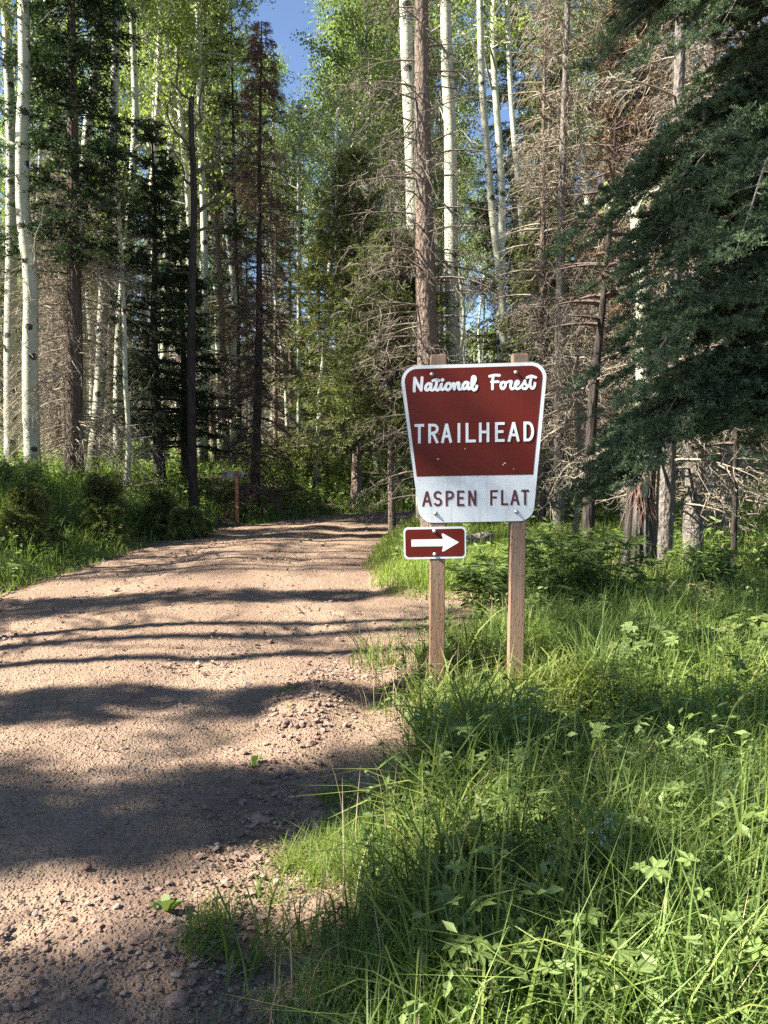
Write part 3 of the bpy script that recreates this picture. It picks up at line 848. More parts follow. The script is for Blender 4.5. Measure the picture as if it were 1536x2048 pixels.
def conifer_meshes(seed, Ht, R, r0, z0, nb=130, live=(0.0, 1.0), droop=.35, dead_needles=False, lean=0.0, density=1.0, prof=.75,
                   nlen=.085, nwid=.026, twigs=22, tuft=12, thin=1.0, bare_curl=.25, bend=None, azr=None, dead_twigs=1.0):
    """returns trunk, dead branches, live branches, needles. live = share of the height between which boughs carry needles"""
    g = np.random.default_rng(seed)
    tr, dd, lb, nd = Acc(), Acc(), Acc(), Acc()
    pth = resample([(0, 0, -.3), (0, 0, 0), (lean * .3 + g.normal(0, .04), g.normal(0, .04), Ht * .35), (lean * .7, 0, Ht * .7), (lean, 0, Ht)], 34)
    trunk_tube(tr, pth, r0, .012, 12, .4, g)
    zz = z0 + (Ht - z0) * np.sort(g.uniform(0, 1, nb)) ** .92
    az = g.uniform(0, 2 * math.pi, nb) if azr is None else g.uniform(azr[0], azr[1], nb)
    sh = zz / Ht
    L = R * np.clip((1 - (zz - z0) / (Ht - z0)), 0, 1) ** prof * g.uniform(.6, 1.12, nb) + .12
    isl = (sh > live[0] + g.normal(0, .05, nb)) & (sh < live[1] + g.normal(0, .03, nb))
    dr = droop * g.uniform(.6, 1.4, nb) * (1.3 - sh)
    rise = g.uniform(-.05, .35, nb) * sh + .12
    b0 = along(pth, (zz + .3) / (Ht + .3))
    bx = np.stack([np.cos(az), np.sin(az), 0 * az], 1)
    sdv = np.stack([-np.sin(az), np.cos(az), 0 * az], 1)
    wig = g.normal(0, .12, nb)
    def pos(i, s):
        """points on boughs i at shares s"""
        return b0[i] + bx[i] * (L[i] * s)[:, None] + sdv[i] * (L[i] * wig[i] * s ** 2)[:, None] + np.stack([0 * s, 0 * s, L[i] * (rise[i] * s - dr[i] * s ** 2 + .18 * s ** 4 * isl[i])], 1)
    u = np.linspace(0, 1, 7)
    for sel, acc in ((isl, lb), (~isl, dd)):
        ii = np.where(sel)[0]
        if not len(ii): continue
        pp = pos(np.repeat(ii, 7), np.tile(u, len(ii))).reshape(-1, 7, 3)
        rb = (.010 + .018 * L[ii] / max(R, .5)) * thin
        tubes(acc, pp, rb[:, None] * (1.05 - u[None]), 4)
    # live twigs with needles
    def twig_set(ii, nper, flat, len_k):
        bi = np.repeat(ii, nper); n = len(bi); s = g.uniform(.12, 1, n) ** .8
        p0 = pos(bi, s); side = np.sign(g.normal(size=n))
        d = nrm(bx[bi] * g.uniform(.35, .9, n)[:, None] + sdv[bi] * (side * g.uniform(.4, 1, n))[:, None] + np.array([0, 0, 1.0]) * g.normal(-.12, flat, n)[:, None])
        l = (L[bi] * len_k * (1.15 - s) + .10) * g.uniform(.6, 1.2, n)
        return bi, p0, d, l
    ii = np.where(isl)[0]
    if len(ii):
        bi, p0, d, l = twig_set(ii, max(2, int(twigs * density)), .18, .42)
        uu = np.linspace(0, 1, 3); n = len(bi)
        tp = p0[:, None, :] + d[:, None, :] * (l[:, None] * uu[None])[:, :, None]; tp[:, :, 2] -= (l * .25)[:, None] * uu[None] ** 2
        tubes(lb, tp, thin * (.005 * (1.1 - uu))[None] * np.ones((n, 1)), 3)
        ntuft = np.maximum(3, (tuft * l / .35).astype(int)); k = np.repeat(np.arange(n), ntuft); s = g.uniform(0, 1.02, len(k))
        p = p0[k] + d[k] * (l[k] * s)[:, None]; p[:, 2] -= l[k] * .25 * s ** 2
        dirn = nrm(d[k] * .75 + rvec(g, len(k)) * .75 + np.array([0, 0, .12]))
        diamonds(nd, p, dirn, rvec(g, len(k)), nlen * g.uniform(.6, 1.3, len(k)), nwid * g.uniform(.7, 1.3, len(k)), r=np.clip(.35 + .5 * (s - .5) + g.normal(0, .2, len(k)), 0, 1), belly=.35)
    ii = np.where(~isl)[0]
    if len(ii):
        nn = int(9 * dead_twigs)
        if nn > 0:
            bi, p0, d, l = twig_set(ii, nn, .35, .38)
            n = len(bi); uu = np.linspace(0, 1, 5)
            tp = p0[:, None, :] + d[:, None, :] * (l[:, None] * uu[None])[:, :, None]
            tp[:, :, 2] -= (l * g.uniform(.1, .9, n))[:, None] * uu[None] ** 2
            tp += np.cumsum(g.normal(0, bare_curl * .09, tp.shape), 1) * l[:, None, None] * 2
            tubes(dd, tp, (.0045 * (1.25 - uu))[None] * np.ones((n, 1)), 3)
            # hair-fine last twigs
            k = np.repeat(np.arange(n), 5); s = g.integers(1, 5, len(k))
            q0 = tp[k, s]; dq = nrm(d[k] * .7 + rvec(g, len(k)) * .8 + np.array([0, 0, -.25])); lq = l[k] * g.uniform(.15, .45, len(k))
            diamonds(dd, q0, dq, rvec(g, len(k)), lq, .007 * np.ones(len(k)), belly=.5)
            if dead_needles:
                kk = np.repeat(np.arange(n), int(14 * dead_needles)); s = g.uniform(0, 1, len(kk)); f = s * 3.999; i = f.astype(int)
                p = tp[kk, i] * (1 - (f - i))[:, None] + tp[kk, i + 1] * (f - i)[:, None]
                diamonds(nd, p, nrm(d[kk] * .3 + rvec(g, len(kk)) * .8 + np.array([0, 0, -.4])), rvec(g, len(kk)), g.uniform(.03, .09, len(kk)), (.013 if dead_needles < 2 else .018) * np.ones(len(kk)), r=g.uniform(0, 1, len(kk)))
    return tr, dd, lb, nd

def put_tree(name, loc, accs, mats, names, label, cat, group=None, rz=0.0):
    root = empty(name, loc, label, cat, group, rz)
    for a, m, n in zip(accs, mats, names):
        if a is not None and a.n: a.obj(n, m, root, shade=(n == "trunk"))
    return root

def foot(px, Y):
    """a foot on the terrain at depth Y seen at column px"""
    x = P(px, 1000, Y)[0]
    return np.array([x, Y, Hs(x, Y)])

def px_trunk(pts, Y, Htot):
    """trunk points from columns and rows of the photograph, at depth Y, carried on upwards to Htot; relative to the foot"""
    w = [P(px, py, Y) for px, py in pts]
    b = w[0].copy(); b[2] = Hs(b[0], Y); w[0] = b
    w = [q for i, q in enumerate(w) if i == 0 or q[2] > b[2] + .3]
    w = [q - b for q in w]
    top = w[-1]; prev = w[-2]
    if top[2] < Htot:
        sl = (top[0] - prev[0]) / max(top[2] - prev[2], .1) * .5
        w.append(np.array([top[0] + sl * (Htot - top[2]), 0, Htot]))
    w = [np.array([w[0][0], 0, -.3])] + w
    g = np.random.default_rng(int(abs(pts[0][0]) * 7) + 1)
    for i in range(2, len(w)): w[i][1] += g.normal(0, .06)
    return b, np.array(w)

ASP_PARTS = ("trunk", "branches", "crown"); ASP_M = (M['aspen'], M['aspen_twig'], M['leaf'])
CON_PARTS = ("trunk", "dead_branches", "branches", "crown")

def aspen_px(pts, Y, w_px, Ht, label, cf=.55, spread=1.6, leaves=9000, seed=1, nb=34, low=4, top_r=.035, mats=ASP_M):
    b, path = px_trunk(pts, Y, Ht)
    r0 = w_px * Y / F / 2
    return put_tree("aspen_tree", b, aspen_meshes(seed, path, r0, Ht, cf, spread, leaves, nb, low=low, r1=max(top_r, r0 * .35)), mats, ASP_PARTS, label, "aspen tree", "aspens near the road")

# --- aspens whose trunks the photograph shows clearly
aspen_px([(20, 880), (24, 700), (18, 480), (22, 250), (14, 40)], 16.3, 27, 15, "grey-white aspen at the left picture edge, forking high up", seed=1, cf=.5)
aspen_px([(66, 945), (62, 760), (62, 560), (48, 430), (50, 260), (46, 60)], 14.3, 33, 15, "thick pale aspen with a kink halfway up, second trunk from the left edge", seed=2, cf=.55, leaves=7000)
aspen_px([(160, 930), (160, 700), (158, 480), (176, 240), (196, 60)], 17.5, 27, 16, "pale aspen behind the dark spruce with reddish bark", seed=3)
aspen_px([(184, 960), (198, 780), (207, 600), (214, 430), (228, 220)], 16.0, 24, 15, "grey aspen leaning right beside the reddish spruce trunk", seed=4, cf=.6)
aspen_px([(236, 930), (238, 700), (258, 480), (270, 250), (262, 60)], 18.5, 20, 17, "tall aspen whose trunk bends at mid height, between two dark spruces", seed=5)
aspen_px([(250, 972), (256, 880), (252, 760), (246, 640)], 15.0, 11, 6, "slender young aspen at the edge of the grassy bank", seed=6, cf=.75, leaves=900, spread=.7, nb=10)
aspen_px([(292, 930), (288, 760), (292, 560), (312, 300), (322, 120)], 20, 18, 17, "aspen standing behind the left side of the narrow dark spruce", seed=7)
aspen_px([(330, 930), (330, 700), (335, 420), (347, 220), (352, 60)], 21, 19, 18, "aspen rising bright above the narrow dark spruce", seed=8)
aspen_px([(408, 935), (410, 700), (408, 450), (402, 250), (398, 120)], 20, 17, 18, "aspen just right of the black dead snag", seed=9)
aspen_px([(468, 940), (466, 760), (470, 600), (450, 420), (446, 300)], 22, 14, 17, "thin aspen left of the brown dead spruce", seed=10)
aspen_px([(632, 965), (640, 860), (641, 780), (655, 640)], 19.5, 15, 10, "short bent aspen under the green spruce boughs beyond the road", seed=11, cf=.7, leaves=2500)
aspen_px([(597, 950), (597, 700), (597, 400), (600, 300)], 21, 9, 9.5, "very thin straight aspen right of the brown dead spruce", seed=12, leaves=900, cf=.72, spread=.9)
aspen_px([(682, 925), (684, 820), (688, 700), (700, 500)], 25, 14, 18, "white aspen in sunlight far beyond the bend, under the spruce boughs", seed=13)
aspen_px([(850, 1060), (843, 800), (832, 560), (822, 280), (812, 30)], 14.5, 36, 18, "big bright aspen left of the bare spruce trunk behind the sign", seed=14, cf=.62)
aspen_px([(912, 1060), (908, 800), (903, 500), (901, 240), (892, 30)], 14.0, 32, 18, "big white aspen right of the bare spruce trunk behind the sign", seed=15, cf=.62)
aspen_px([(1010, 1050), (1006, 640), (985, 420), (968, 210), (960, 20)], 16.0, 20, 17, "curving white aspen against the blue sky, right of the two big ones", seed=16, cf=.66, spread=1.2, leaves=4000)
aspen_px([(1085, 1050), (1065, 700), (1040, 400), (1020, 120)], 19, 16, 17, "slim aspen leaning left between sign and grey spruce", seed=17, cf=.66, leaves=4000)
aspen_px([(1430, 1080), (1405, 900), (1362, 700), (1330, 480)], 13, 24, 15, "white aspen leaning left behind the fir boughs", seed=18, cf=.7, leaves=3000)

# old aspen with a black furrowed, torn foot
def old_aspen():
    Y = 9.0
    b, path = px_trunk([(1278, 1150), (1282, 1000), (1290, 880), (1288, 700), (1284, 560), (1270, 420)], Y, 4.6)
    g = np.random.default_rng(77)
    tr, br, lf = aspen_meshes(77, path, .12, 4.6, .9, .5, 60, 5, low=2, r1=.07)
    root = put_tree("old_aspen_tree", b, (tr, br, lf), ASP_M, ASP_PARTS, "old white aspen with a torn, black and brown furrowed foot", "aspen tree", None)
    # the swollen foot: deep vertical flutes up to a ragged top
    a = Acc(); nz, k = 44, 96; V = []
    an = np.linspace(0, 2 * math.pi, k, endpoint=False)
    fl = .22 * np.sin(an * 9 + .6) + .16 * np.sin(an * 17 + 2) + .12 * np.sin(an * 29 + 1)
    for i in range(nz):
        f = i / (nz - 1); zt = (1.15 + .22 * np.sin(an * 2 + 1.2) + .10 * np.sin(an * 11) + .07 * g.uniform(-1, 1, k)); z = -.3 + (zt + .3) * f
        c = np.array([np.interp(z, path[:, 2], path[:, 0]), np.interp(z, path[:, 2], path[:, 1])]).T
        r = (.185 - .05 * f + .05 * np.exp(-np.maximum(z, 0) * 4)) * (1 + fl * .30 * (1 - .4 * f) + .05 * vnoise(an * 12, z * 14, 1, 3)) * np.where(f > .93, 1 - (f - .93) * 4, 1)
        V.append(np.stack([c[:, 0] + r * np.cos(an), c[:, 1] + r * np.sin(an), z], 1))
    idx = np.arange(nz * k).reshape(nz, k)
    q = np.stack([idx[:-1], np.roll(idx, -1, 1)[:-1], np.roll(idx, -1, 1)[1:], idx[1:]], -1).reshape(-1, 4)
    a.add(np.concatenate(V), q)
    a.obj("bark", M['furrow'], root)
    # shreds of torn reddish bark
    n = 55; s = Acc(); th = g.uniform(3.2, 6.0, n); z0 = g.uniform(.8, 1.3, n)
    p0 = np.stack([.15 * np.cos(th) + np.interp(z0, path[:, 2], path[:, 0]), .15 * np.sin(th), z0], 1)
    d = nrm(np.stack([np.cos(th) * .35, np.sin(th) * .35, -np.ones(n)], 1) + g.normal(0, .22, (n, 3)))
    u = np.linspace(0, 1, 4); l = g.uniform(.10, .32, n)
    ribbons(s, p0[:, None] + d[:, None] * (l[:, None] * u)[:, :, None] + g.normal(0, .008, (n, 4, 3)), .012 * np.ones((n, 4)) * (1.1 - u), np.stack([-np.sin(th), np.cos(th), 0 * th], 1), r=g.uniform(0, 1, n))
    s.obj("bark_shreds", M['rust'], root)
old_aspen()

# --- conifers the photograph shows clearly
def conifer_px(px, Y, Ht, R, w_px, z0, label, name="spruce_tree", cat="spruce tree", mats=('spruce_bark', 'dead', 'spruce_bark', 'spruce'), group="conifers near the road", **kw):
    b = foot(px, Y)
    accs = conifer_meshes(kw.pop('seed', 1), Ht, R, w_px * Y / F / 2, z0, **kw)
    return put_tree(name, b, accs, [M[m] for m in mats], CON_PARTS, label, cat, group)

DK = ('red_bark', 'dead', 'dark_bark', 'dark_spruce')
conifer_px(150, 15.0, 13, 1.55, 40, .9, "tall dark spruce with a reddish furrowed trunk and brown dead lower branches", mats=DK, seed=21, nb=400, live=(.36, 1.0), lean=.35, prof=.4, twigs=26, bare_curl=1.1, thin=.6, dead_twigs=1.8, droop=.6)
conifer_px(322, 16.5, 7.6, 1.15, 26, 1.0, "narrow black-green spruce in deep shade left of the dead snag", mats=('dark_bark', 'dead_dark', 'dark_bark', 'dark_spruce'), seed=22, nb=190, live=(.12, 1.0), prof=.65)
conifer_px(372, 17.2, 5.6, 1.35, 22, .8, "smaller dark spruce with broad layered boughs behind the dead snag", mats=('dark_bark', 'dead_dark', 'dark_bark', 'dark_spruce'), seed=23, nb=120, live=(.1, 1.0), prof=.8)
conifer_px(508, 16.8, 10.4, 1.0, 22, .5, "dead brown spruce with drooping twiggy branches down to the ground", "dead_spruce_tree", "dead spruce", ('dark_bark', 'dead_dark', 'dead_dark', 'brown'), seed=24, nb=300, live=(2, 3), lean=.3, droop=.8, dead_needles=True, prof=.6, thin=.7)
conifer_px(478, 22.5, 12.5, .9, 18, 1.5, "second brown dead spruce behind and left of the drooping one", "dead_spruce_tree", "dead spruce", ('dark_bark', 'dead_dark', 'dead_dark', 'brown'), seed=25, nb=130, live=(2, 3), droop=.6, dead_needles=True, prof=.4)
conifer_px(868, 11.2, 15, 1.15, 52, 1.1, "large spruce behind the sign with bare dead lower branches", mats=('spruce_bark', 'dead_mid', 'spruce_bark', 'spruce'), seed=26, nb=260, live=(.42, .0), prof=.25, droop=.3, lean=-.35, dead_twigs=1.4, bare_curl=1.0, thin=.6)
conifer_px(712, 19.3, 8.6, 2.6, 24, 1.4, "full green spruce with spreading lower boughs at the bend of the road", mats=('spruce_bark', 'dead', 'spruce_bark', 'spruce'), seed=27, nb=230, live=(.0, 1.0), prof=.6, density=1.1, tuft=12, nwid=.026)
conifer_px(1118, 13.0, 14, 1.0, 24, 1.2, "grey half-dead spruce with lichen and patches of green needles", mats=('grey_bark', 'dead', 'grey_bark', 'spruce'), seed=28, nb=300, live=(.55, .0), prof=.25, bare_curl=1.1, dead_twigs=1.5, thin=.6)
conifer_px(1085, 14.8, 8.5, 1.2, 18, .5, "yellow-green spruce standing just behind the right sign post", mats=('grey_bark', 'dead', 'grey_bark', 'spruce'), seed=29, nb=210, live=(.1, 1.0), prof=.6)
conifer_px(1150, 11.5, 3.7, .75, 14, .8, "small pale dead conifer with curling bare branches", "dead_spruce_tree", "dead spruce", ('grey_bark', 'dead', 'dead', 'brown'), seed=30, nb=70, live=(2, 3), prof=.3, droop=.8, bare_curl=1.4, dead_twigs=.7)
conifer_px(1250, 13.2, 9.2, .95, 26, 2.0, "dead spruce still holding rust-coloured needles", "dead_spruce_tree", "dead spruce", ('grey_bark', 'dead', 'dead', 'rust'), seed=31, nb=360, live=(2, 3), prof=.35, droop=.5, dead_needles=2.2)
conifer_px(1330, 9.6, 12, 1.2, 40, 1.0, "fir trunk with bare twigs just right of the torn old aspen", "fir_tree", "fir tree", ('grey_bark', 'dead', 'grey_bark', 'dark_spruce'), seed=32, nb=150, live=(2, 3), prof=.4, dead_twigs=1.5, bare_curl=.9, thin=.7)
conifer_px(1388, 10.2, 13, 1.2, 44, .9, "fir trunk with bleached curving twigs, third big trunk from the right edge", "fir_tree", "fir tree", ('grey_bark', 'dead', 'grey_bark', 'dark_spruce'), seed=33, nb=170, live=(2, 3), prof=.4, dead_twigs=1.5, thin=.8, bare_curl=.9)
conifer_px(1445, 12.2, 12, 1.2, 24, .8, "pale-barked fir behind the thin dark stem near the right edge", "fir_tree", "fir tree", ('grey_bark', 'dead', 'grey_bark', 'dark_spruce'), seed=34, nb=160, live=(2, 3), prof=.4, dead_twigs=1.4, bare_curl=.8, thin=.8)
conifer_px(1178, 9.4, 5.4, .7, 30, 2.9, "slim dark fir trunk between the sign and the torn old aspen", "fir_tree", "fir tree", ('dark_bark', 'dead_dark', 'dark_bark', 'dark_spruce'), seed=35, nb=50, live=(2, 3), lean=.22, prof=.4)
conifer_px(1472, 9.0, 9, .6, 12, 1.6, "very thin dark fir stem at the right", "fir_tree", "fir tree", ('dark_bark', 'dead_dark', 'dark_bark', 'dark_spruce'), seed=36, nb=50, live=(2, 3), prof=.4)
conifer_px(1075, 13.6, 9, .9, 26, .6, "brown spruce trunk wrapped in dead twigs just right of the sign", "dead_spruce_tree", "dead spruce", ('spruce_bark', 'dead', 'dead', 'brown'), seed=37, nb=200, live=(2, 3), prof=.3)
conifer_px(640, 23.5, 7.0, 1.1, 14, .8, "dull green spruce deep beyond the bend, left of the sunlit white aspen", seed=38, nb=150, live=(.2, 1.0))
conifer_px(120, 19, 7.0, 1.0, 18, .6, "brown twiggy dead spruce between the kinked aspen and the reddish trunk", "dead_spruce_tree", "dead spruce", ('spruce_bark', 'dead', 'dead', 'brown'), seed=39, nb=230, live=(2, 3), prof=.4, droop=.6, bare_curl=1.0, thin=.6, dead_twigs=1.8)
conifer_px(238, 19.5, 7.5, 1.1, 18, .5, "grey twiggy dead spruce behind the leaning grey aspen", "dead_spruce_tree", "dead spruce", ('spruce_bark', 'dead', 'dead', 'brown'), seed=40, nb=230, live=(2, 3), prof=.4, droop=.6, bare_curl=1.0, thin=.6, dead_twigs=1.8)

conifer_px(785, 13.8, 5.3, 1.6, 16, 1.7, "green spruce with layered boughs reaching over the road edge left of the sign", mats=('spruce_bark', 'dead_mid', 'spruce_bark', 'spruce'), seed=60, nb=205, live=(0, 1), prof=.6, tuft=14)

def snag():
    Y = 15.6
    b, path = px_trunk([(386, 955), (384, 760), (384, 560), (388, 400), (384, 240)], Y, 8.2)
    g = np.random.default_rng(41); tr, br = Acc(), Acc()
    path = resample(path, 30); trunk_tube(tr, path, .105, .05, 12, .5, g)
    specs = [(.82, 1, .55, 1.4, .05), (.80, -1, .35, .9, .035), (.74, 1, .9, 1.1, .04), (.88, -1, .5, 1.2, .035), (.92, 1, .25, 1.3, .035), (.70, 1, .8, .5, .03), (.97, -1, .2, 1.0, .03), (.6, -1, .5, .4, .02), (.5, 1, .4, .2, .018)]
    u = np.linspace(0, 1, 10)
    for s, sg, ox, oz, r in specs:
        p0 = along(path, np.array([s]))[0]
        pp = np.stack([p0[0] + sg * ox * (1 - (1 - u) ** 2) + .07 * np.sin(u * 9 + s * 20), p0[1] + g.uniform(-.5, .5) * u, p0[2] + oz * u ** 1.4 + .05 * np.sin(u * 11)], 1)
        tubes(br, pp[None], (r * (1 - .8 * u))[None], 6)
        for j in (4, 6, 8):
            q = pp[j]; d = np.array([sg * g.uniform(-.3, .8), g.normal(0, .3), g.uniform(.2, 1)])
            qq = q + d[None] * (u[:6] / u[5] * .45)[:, None] + g.normal(0, .015, (6, 3)).cumsum(0)
            tubes(br, qq[None], (r * .4 * (1 - .8 * u[:6] / u[5]))[None], 4)
    put_tree("dead_snag", b, (tr, br), (M['dark_bark'], M['dead_dark']), ("trunk", "branches"), "black dead snag with crooked forking limbs at its top", "dead tree")
snag()

# --- the big fir whose boughs hang in from the right
def near_fir():
    g = np.random.default_rng(51)
    Y = 7.4; x0 = P(1640, 1000, Y)[0]; b = np.array([x0, Y, Hs(x0, Y)])
    Ht = 14.0; tr, br, nd = Acc(), Acc(), Acc()
    trunk_tube(tr, resample([(0, 0, -.3), (0, 0, 0), (.05, 0, 5), (0, 0, Ht)], 30), .24, .02, 16, .4, g)
    # boughs: hand-set ones that the photograph shows (tip column, tip row, tip depth, root height), then filler all round
    B = []
    def jit(lst):
        out = list(lst)
        for tx, ty, td, rz in lst:
            for _ in range(1): out.append((tx + g.uniform(0, 110), ty + g.uniform(-35, 35), td + g.uniform(-.5, .5), rz + g.uniform(-.2, .25)))
        return out
    for tx, ty, td, rz in jit(((1130, 500, 7.2, 4.3), (1150, 990, 6.9, 2.2), (1200, 130, 7.0, 5.8), (1180, 770, 7.6, 3.2), (1250, 640, 6.6, 3.6), (1265, 800, 6.5, 2.9), (1225, 880, 7.9, 2.6),
                           (1230, 560, 8.1, 4.0), (1240, 60, 7.8, 5.9), (1345, 300, 7.0, 5.0), (1350, 400, 6.4, 4.6), (1180, 560, 7.9, 4.2), (1330, 870, 6.9, 2.4), (1400, 700, 6.2, 3.4),
                           (1260, 10, 6.8, 6.4), (1300, 120, 6.4, 5.8), (1400, 480, 6.0, 4.3), (1420, 60, 6.2, 6.0), (1300, 460, 7.6, 4.7), (1390, 590, 7.0, 3.9), (1350, 230, 8.0, 5.4), (1430, 300, 7.6, 5.2), (1200, 460, 7.5, 4.5), (1260, 560, 7.3, 4.1),
                           (1350, 800, 7.7, 2.8), (1450, 850, 6.6, 2.3), (1480, 160, 7.0, 5.6), (1500, 420, 6.4, 4.4), (1490, 640, 6.4, 3.4), (1215, 940, 6.8, 2.4), (1145, 1005, 6.9, 2.1), (1190, 985, 7.0, 2.1), (1250, 930, 6.7, 2.3), (1175, 1000, 7.2, 2.15), (1300, 850, 6.5, 2.5), (1290, 880, 6.8, 2.6), (1200, 820, 7.0, 3.0), (1235, 60, 7.2, 6.3), (1280, 380, 7.0, 4.9))):
        t = P(tx, ty, td) - b; r = np.array([0, 0, rz]); B.append((r, t, .0))
    for i in range(22):
        z = g.uniform(1.8, 11.5); az = g.uniform(-1.9, 1.9); L = 2.7 * (1 - z / Ht) ** .7 * g.uniform(.75, 1.1)
        B.append((np.array([0, 0, z]), np.array([L * math.cos(az), L * math.sin(az), z - .18 * L]), 0.0))
    for i in range(34):
        z = g.uniform(5.8, 11.5); az = g.uniform(1.9, 4.4); L = 2.7 * (1 - z / Ht) ** .7 * g.uniform(.75, 1.1)
        B.append((np.array([0, 0, z]), np.array([L * math.cos(az), L * math.sin(az), z - .18 * L]), 0.0))
    P0 = []; D0 = []; L0 = []
    u = np.linspace(0, 1, 9)
    for r, t, _ in B:
        v = t - r; L = np.linalg.norm(v)
        path = r + v * u[:, None]; path[:, 2] += .16 * L * np.sin(u * math.pi) * .8 - .05 * L * np.sin(u * 2 * math.pi)
        path[:, :2] += g.normal(0, .015, (9, 2)).cumsum(0) * L * .5; path[0] = r
        tubes(br, path[None], ((.012 + .012 * L) * (1.04 - u))[None], 6)
        nl = int(36 * L / 2.2 + 8); s = np.sort(g.uniform(.18, 1, nl)); p = along(path, s); h = nrm(np.array([v[0], v[1], v[2] * .6]))
        sv = nrm(np.cross(h, np.array([0, 0, 1.0]))); sg = np.where(np.arange(nl) % 2 == 0, 1, -1) * g.uniform(.5, 1.1, nl)
        d = nrm(h * g.uniform(.5, 1.0, nl)[:, None] + sv * sg[:, None] + np.array([0, 0, 1]) * g.normal(-.05, .15, nl)[:, None])
        l = (.24 * L * (1.12 - s) * g.uniform(.7, 1.15, nl) + .10)
        l = np.minimum(l, .75)
        P0.append(p); D0.append(d); L0.append(l)
        P0.append(path[-1:] ); D0.append(h[None]); L0.append(np.array([.2]))
    p = np.concatenate(P0); d = np.concatenate(D0); l = np.concatenate(L0); n = len(l)
    uu = np.linspace(0, 1, 4)
    lat = p[:, None] + d[:, None] * (l[:, None] * uu)[:, :, None]; lat[:, :, 2] -= (l * .18)[:, None] * uu ** 2
    tubes(br, lat, (.006 * (1.1 - uu))[None] * np.ones((n, 1)), 3)
    # second-order twigs
    cnt = np.maximum(5, (l / .024).astype(int)); k = np.repeat(np.arange(n), cnt); s = g.uniform(.05, 1.0, len(k))
    q = p[k] + d[k] * (l[k] * s)[:, None]; q[:, 2] -= l[k] * .18 * s ** 2
    sv = nrm(np.cross(d[k], np.array([0, 0, 1.0]))); e = nrm(d[k] * .8 + sv * (np.sign(g.normal(size=len(k))) * g.uniform(.4, 1.1, len(k)))[:, None] + np.array([0, 0, 1]) * g.normal(.12, .25, len(k))[:, None])
    tl = g.uniform(.04, .12, len(k))
    # needles: brushy, swept forwards and up
    m = 22; kk = np.repeat(np.arange(len(k)), m); s = g.uniform(0, 1, len(kk))
    pp = q[kk] + e[kk] * (tl[kk] * s)[:, None]
    dn = nrm(e[kk] * .4 + rvec(g, len(kk)) * .85 + np.array([0, 0, .4]))
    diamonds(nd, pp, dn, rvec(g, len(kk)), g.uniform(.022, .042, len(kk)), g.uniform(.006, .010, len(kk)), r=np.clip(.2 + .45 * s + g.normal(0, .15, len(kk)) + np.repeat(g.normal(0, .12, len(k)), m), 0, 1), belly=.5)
    put_tree("fir_tree", b, (tr, br, nd), (M['grey_bark'], M['grey_bark'], M['fir']), ("trunk", "branches", "crown"), "big blue-green fir whose heavy boughs hang in from the right picture edge", "fir tree")
near_fir()

# ------------------------------------------------------------------ the forest behind
g = np.random.default_rng(101)
def lib_aspen(seed, Ht, r0, cf, spread, leaves):
    gg = np.random.default_rng(seed)
    path = [(0, 0, -.4), (0, 0, 0)] + [(gg.normal(0, .12) + .02 * z, gg.normal(0, .12), z) for z in np.linspace(Ht * .2, Ht, 5)]
    return aspen_meshes(seed, path, r0, Ht, cf, spread, leaves, 36, leaf=.085, low=5)
def make_lib(accs, mats, names):
    return [(a.mesh(n, m, shade=(n == "trunk")), n) for a, m, n in zip(accs, mats, names) if a.n]
LIB = {'aspen': [make_lib(lib_aspen(200 + i, h, r, c, s, l), ASP_M, ASP_PARTS) for i, (h, r, c, s, l) in enumerate(((17, .12, .5, 2.0, 7000), (19, .14, .55, 2.3, 7500), (15, .10, .42, 1.8, 6000), (18, .11, .60, 1.9, 6000)))],
       'dead': [make_lib(conifer_meshes(230 + i, h, r, .11, .6, nb=n, live=(2, 3), droop=.5, dead_needles=dn, prof=.45, dead_twigs=.9), [M[x] for x in ('spruce_bark', 'dead', 'dead', 'brown')], CON_PARTS)
                for i, (h, r, n, dn) in enumerate(((12, 1.1, 150, True), (9, .9, 140, False), (14, 1.2, 170, False)))],
       'spruce': [make_lib(conifer_meshes(240 + i, h, r, .13, .8, nb=n, live=(lv, 1), prof=.7), [M[x] for x in ('spruce_bark', 'dead', 'spruce_bark', mt)], CON_PARTS)
                  for i, (h, r, n, lv, mt) in enumerate(((13, 1.6, 190, .15, 'spruce'), (16, 1.8, 210, .3, 'dark_spruce'), (9, 1.5, 170, .05, 'spruce'), (12, 1.35, 330, .1, 'dark_spruce'), (12, .85, 330, .1, 'dark_spruce')))]}
INFO = {'aspen': ("aspen_tree", "aspen tree"), 'dead': ("dead_spruce_tree", "dead spruce"), 'spruce': ("spruce_tree", "spruce tree")}

def plant(kind, var, x, y, sc, label, group):
    nm, cat = INFO[kind]
    root = empty(nm, (x, y, Hs(x, y) + float(FAR(x, y))), label, cat, group, g.uniform(0, 6.28))
    root.scale = (sc, sc, sc * g.uniform(.92, 1.08))
    root.rotation_euler[0] = g.normal(0, .02); root.rotation_euler[1] = g.normal(0, .02)
    for me, n in LIB[kind][var]:
        o = bpy.data.objects.new(n, me); C.objects.link(o); o.parent = root

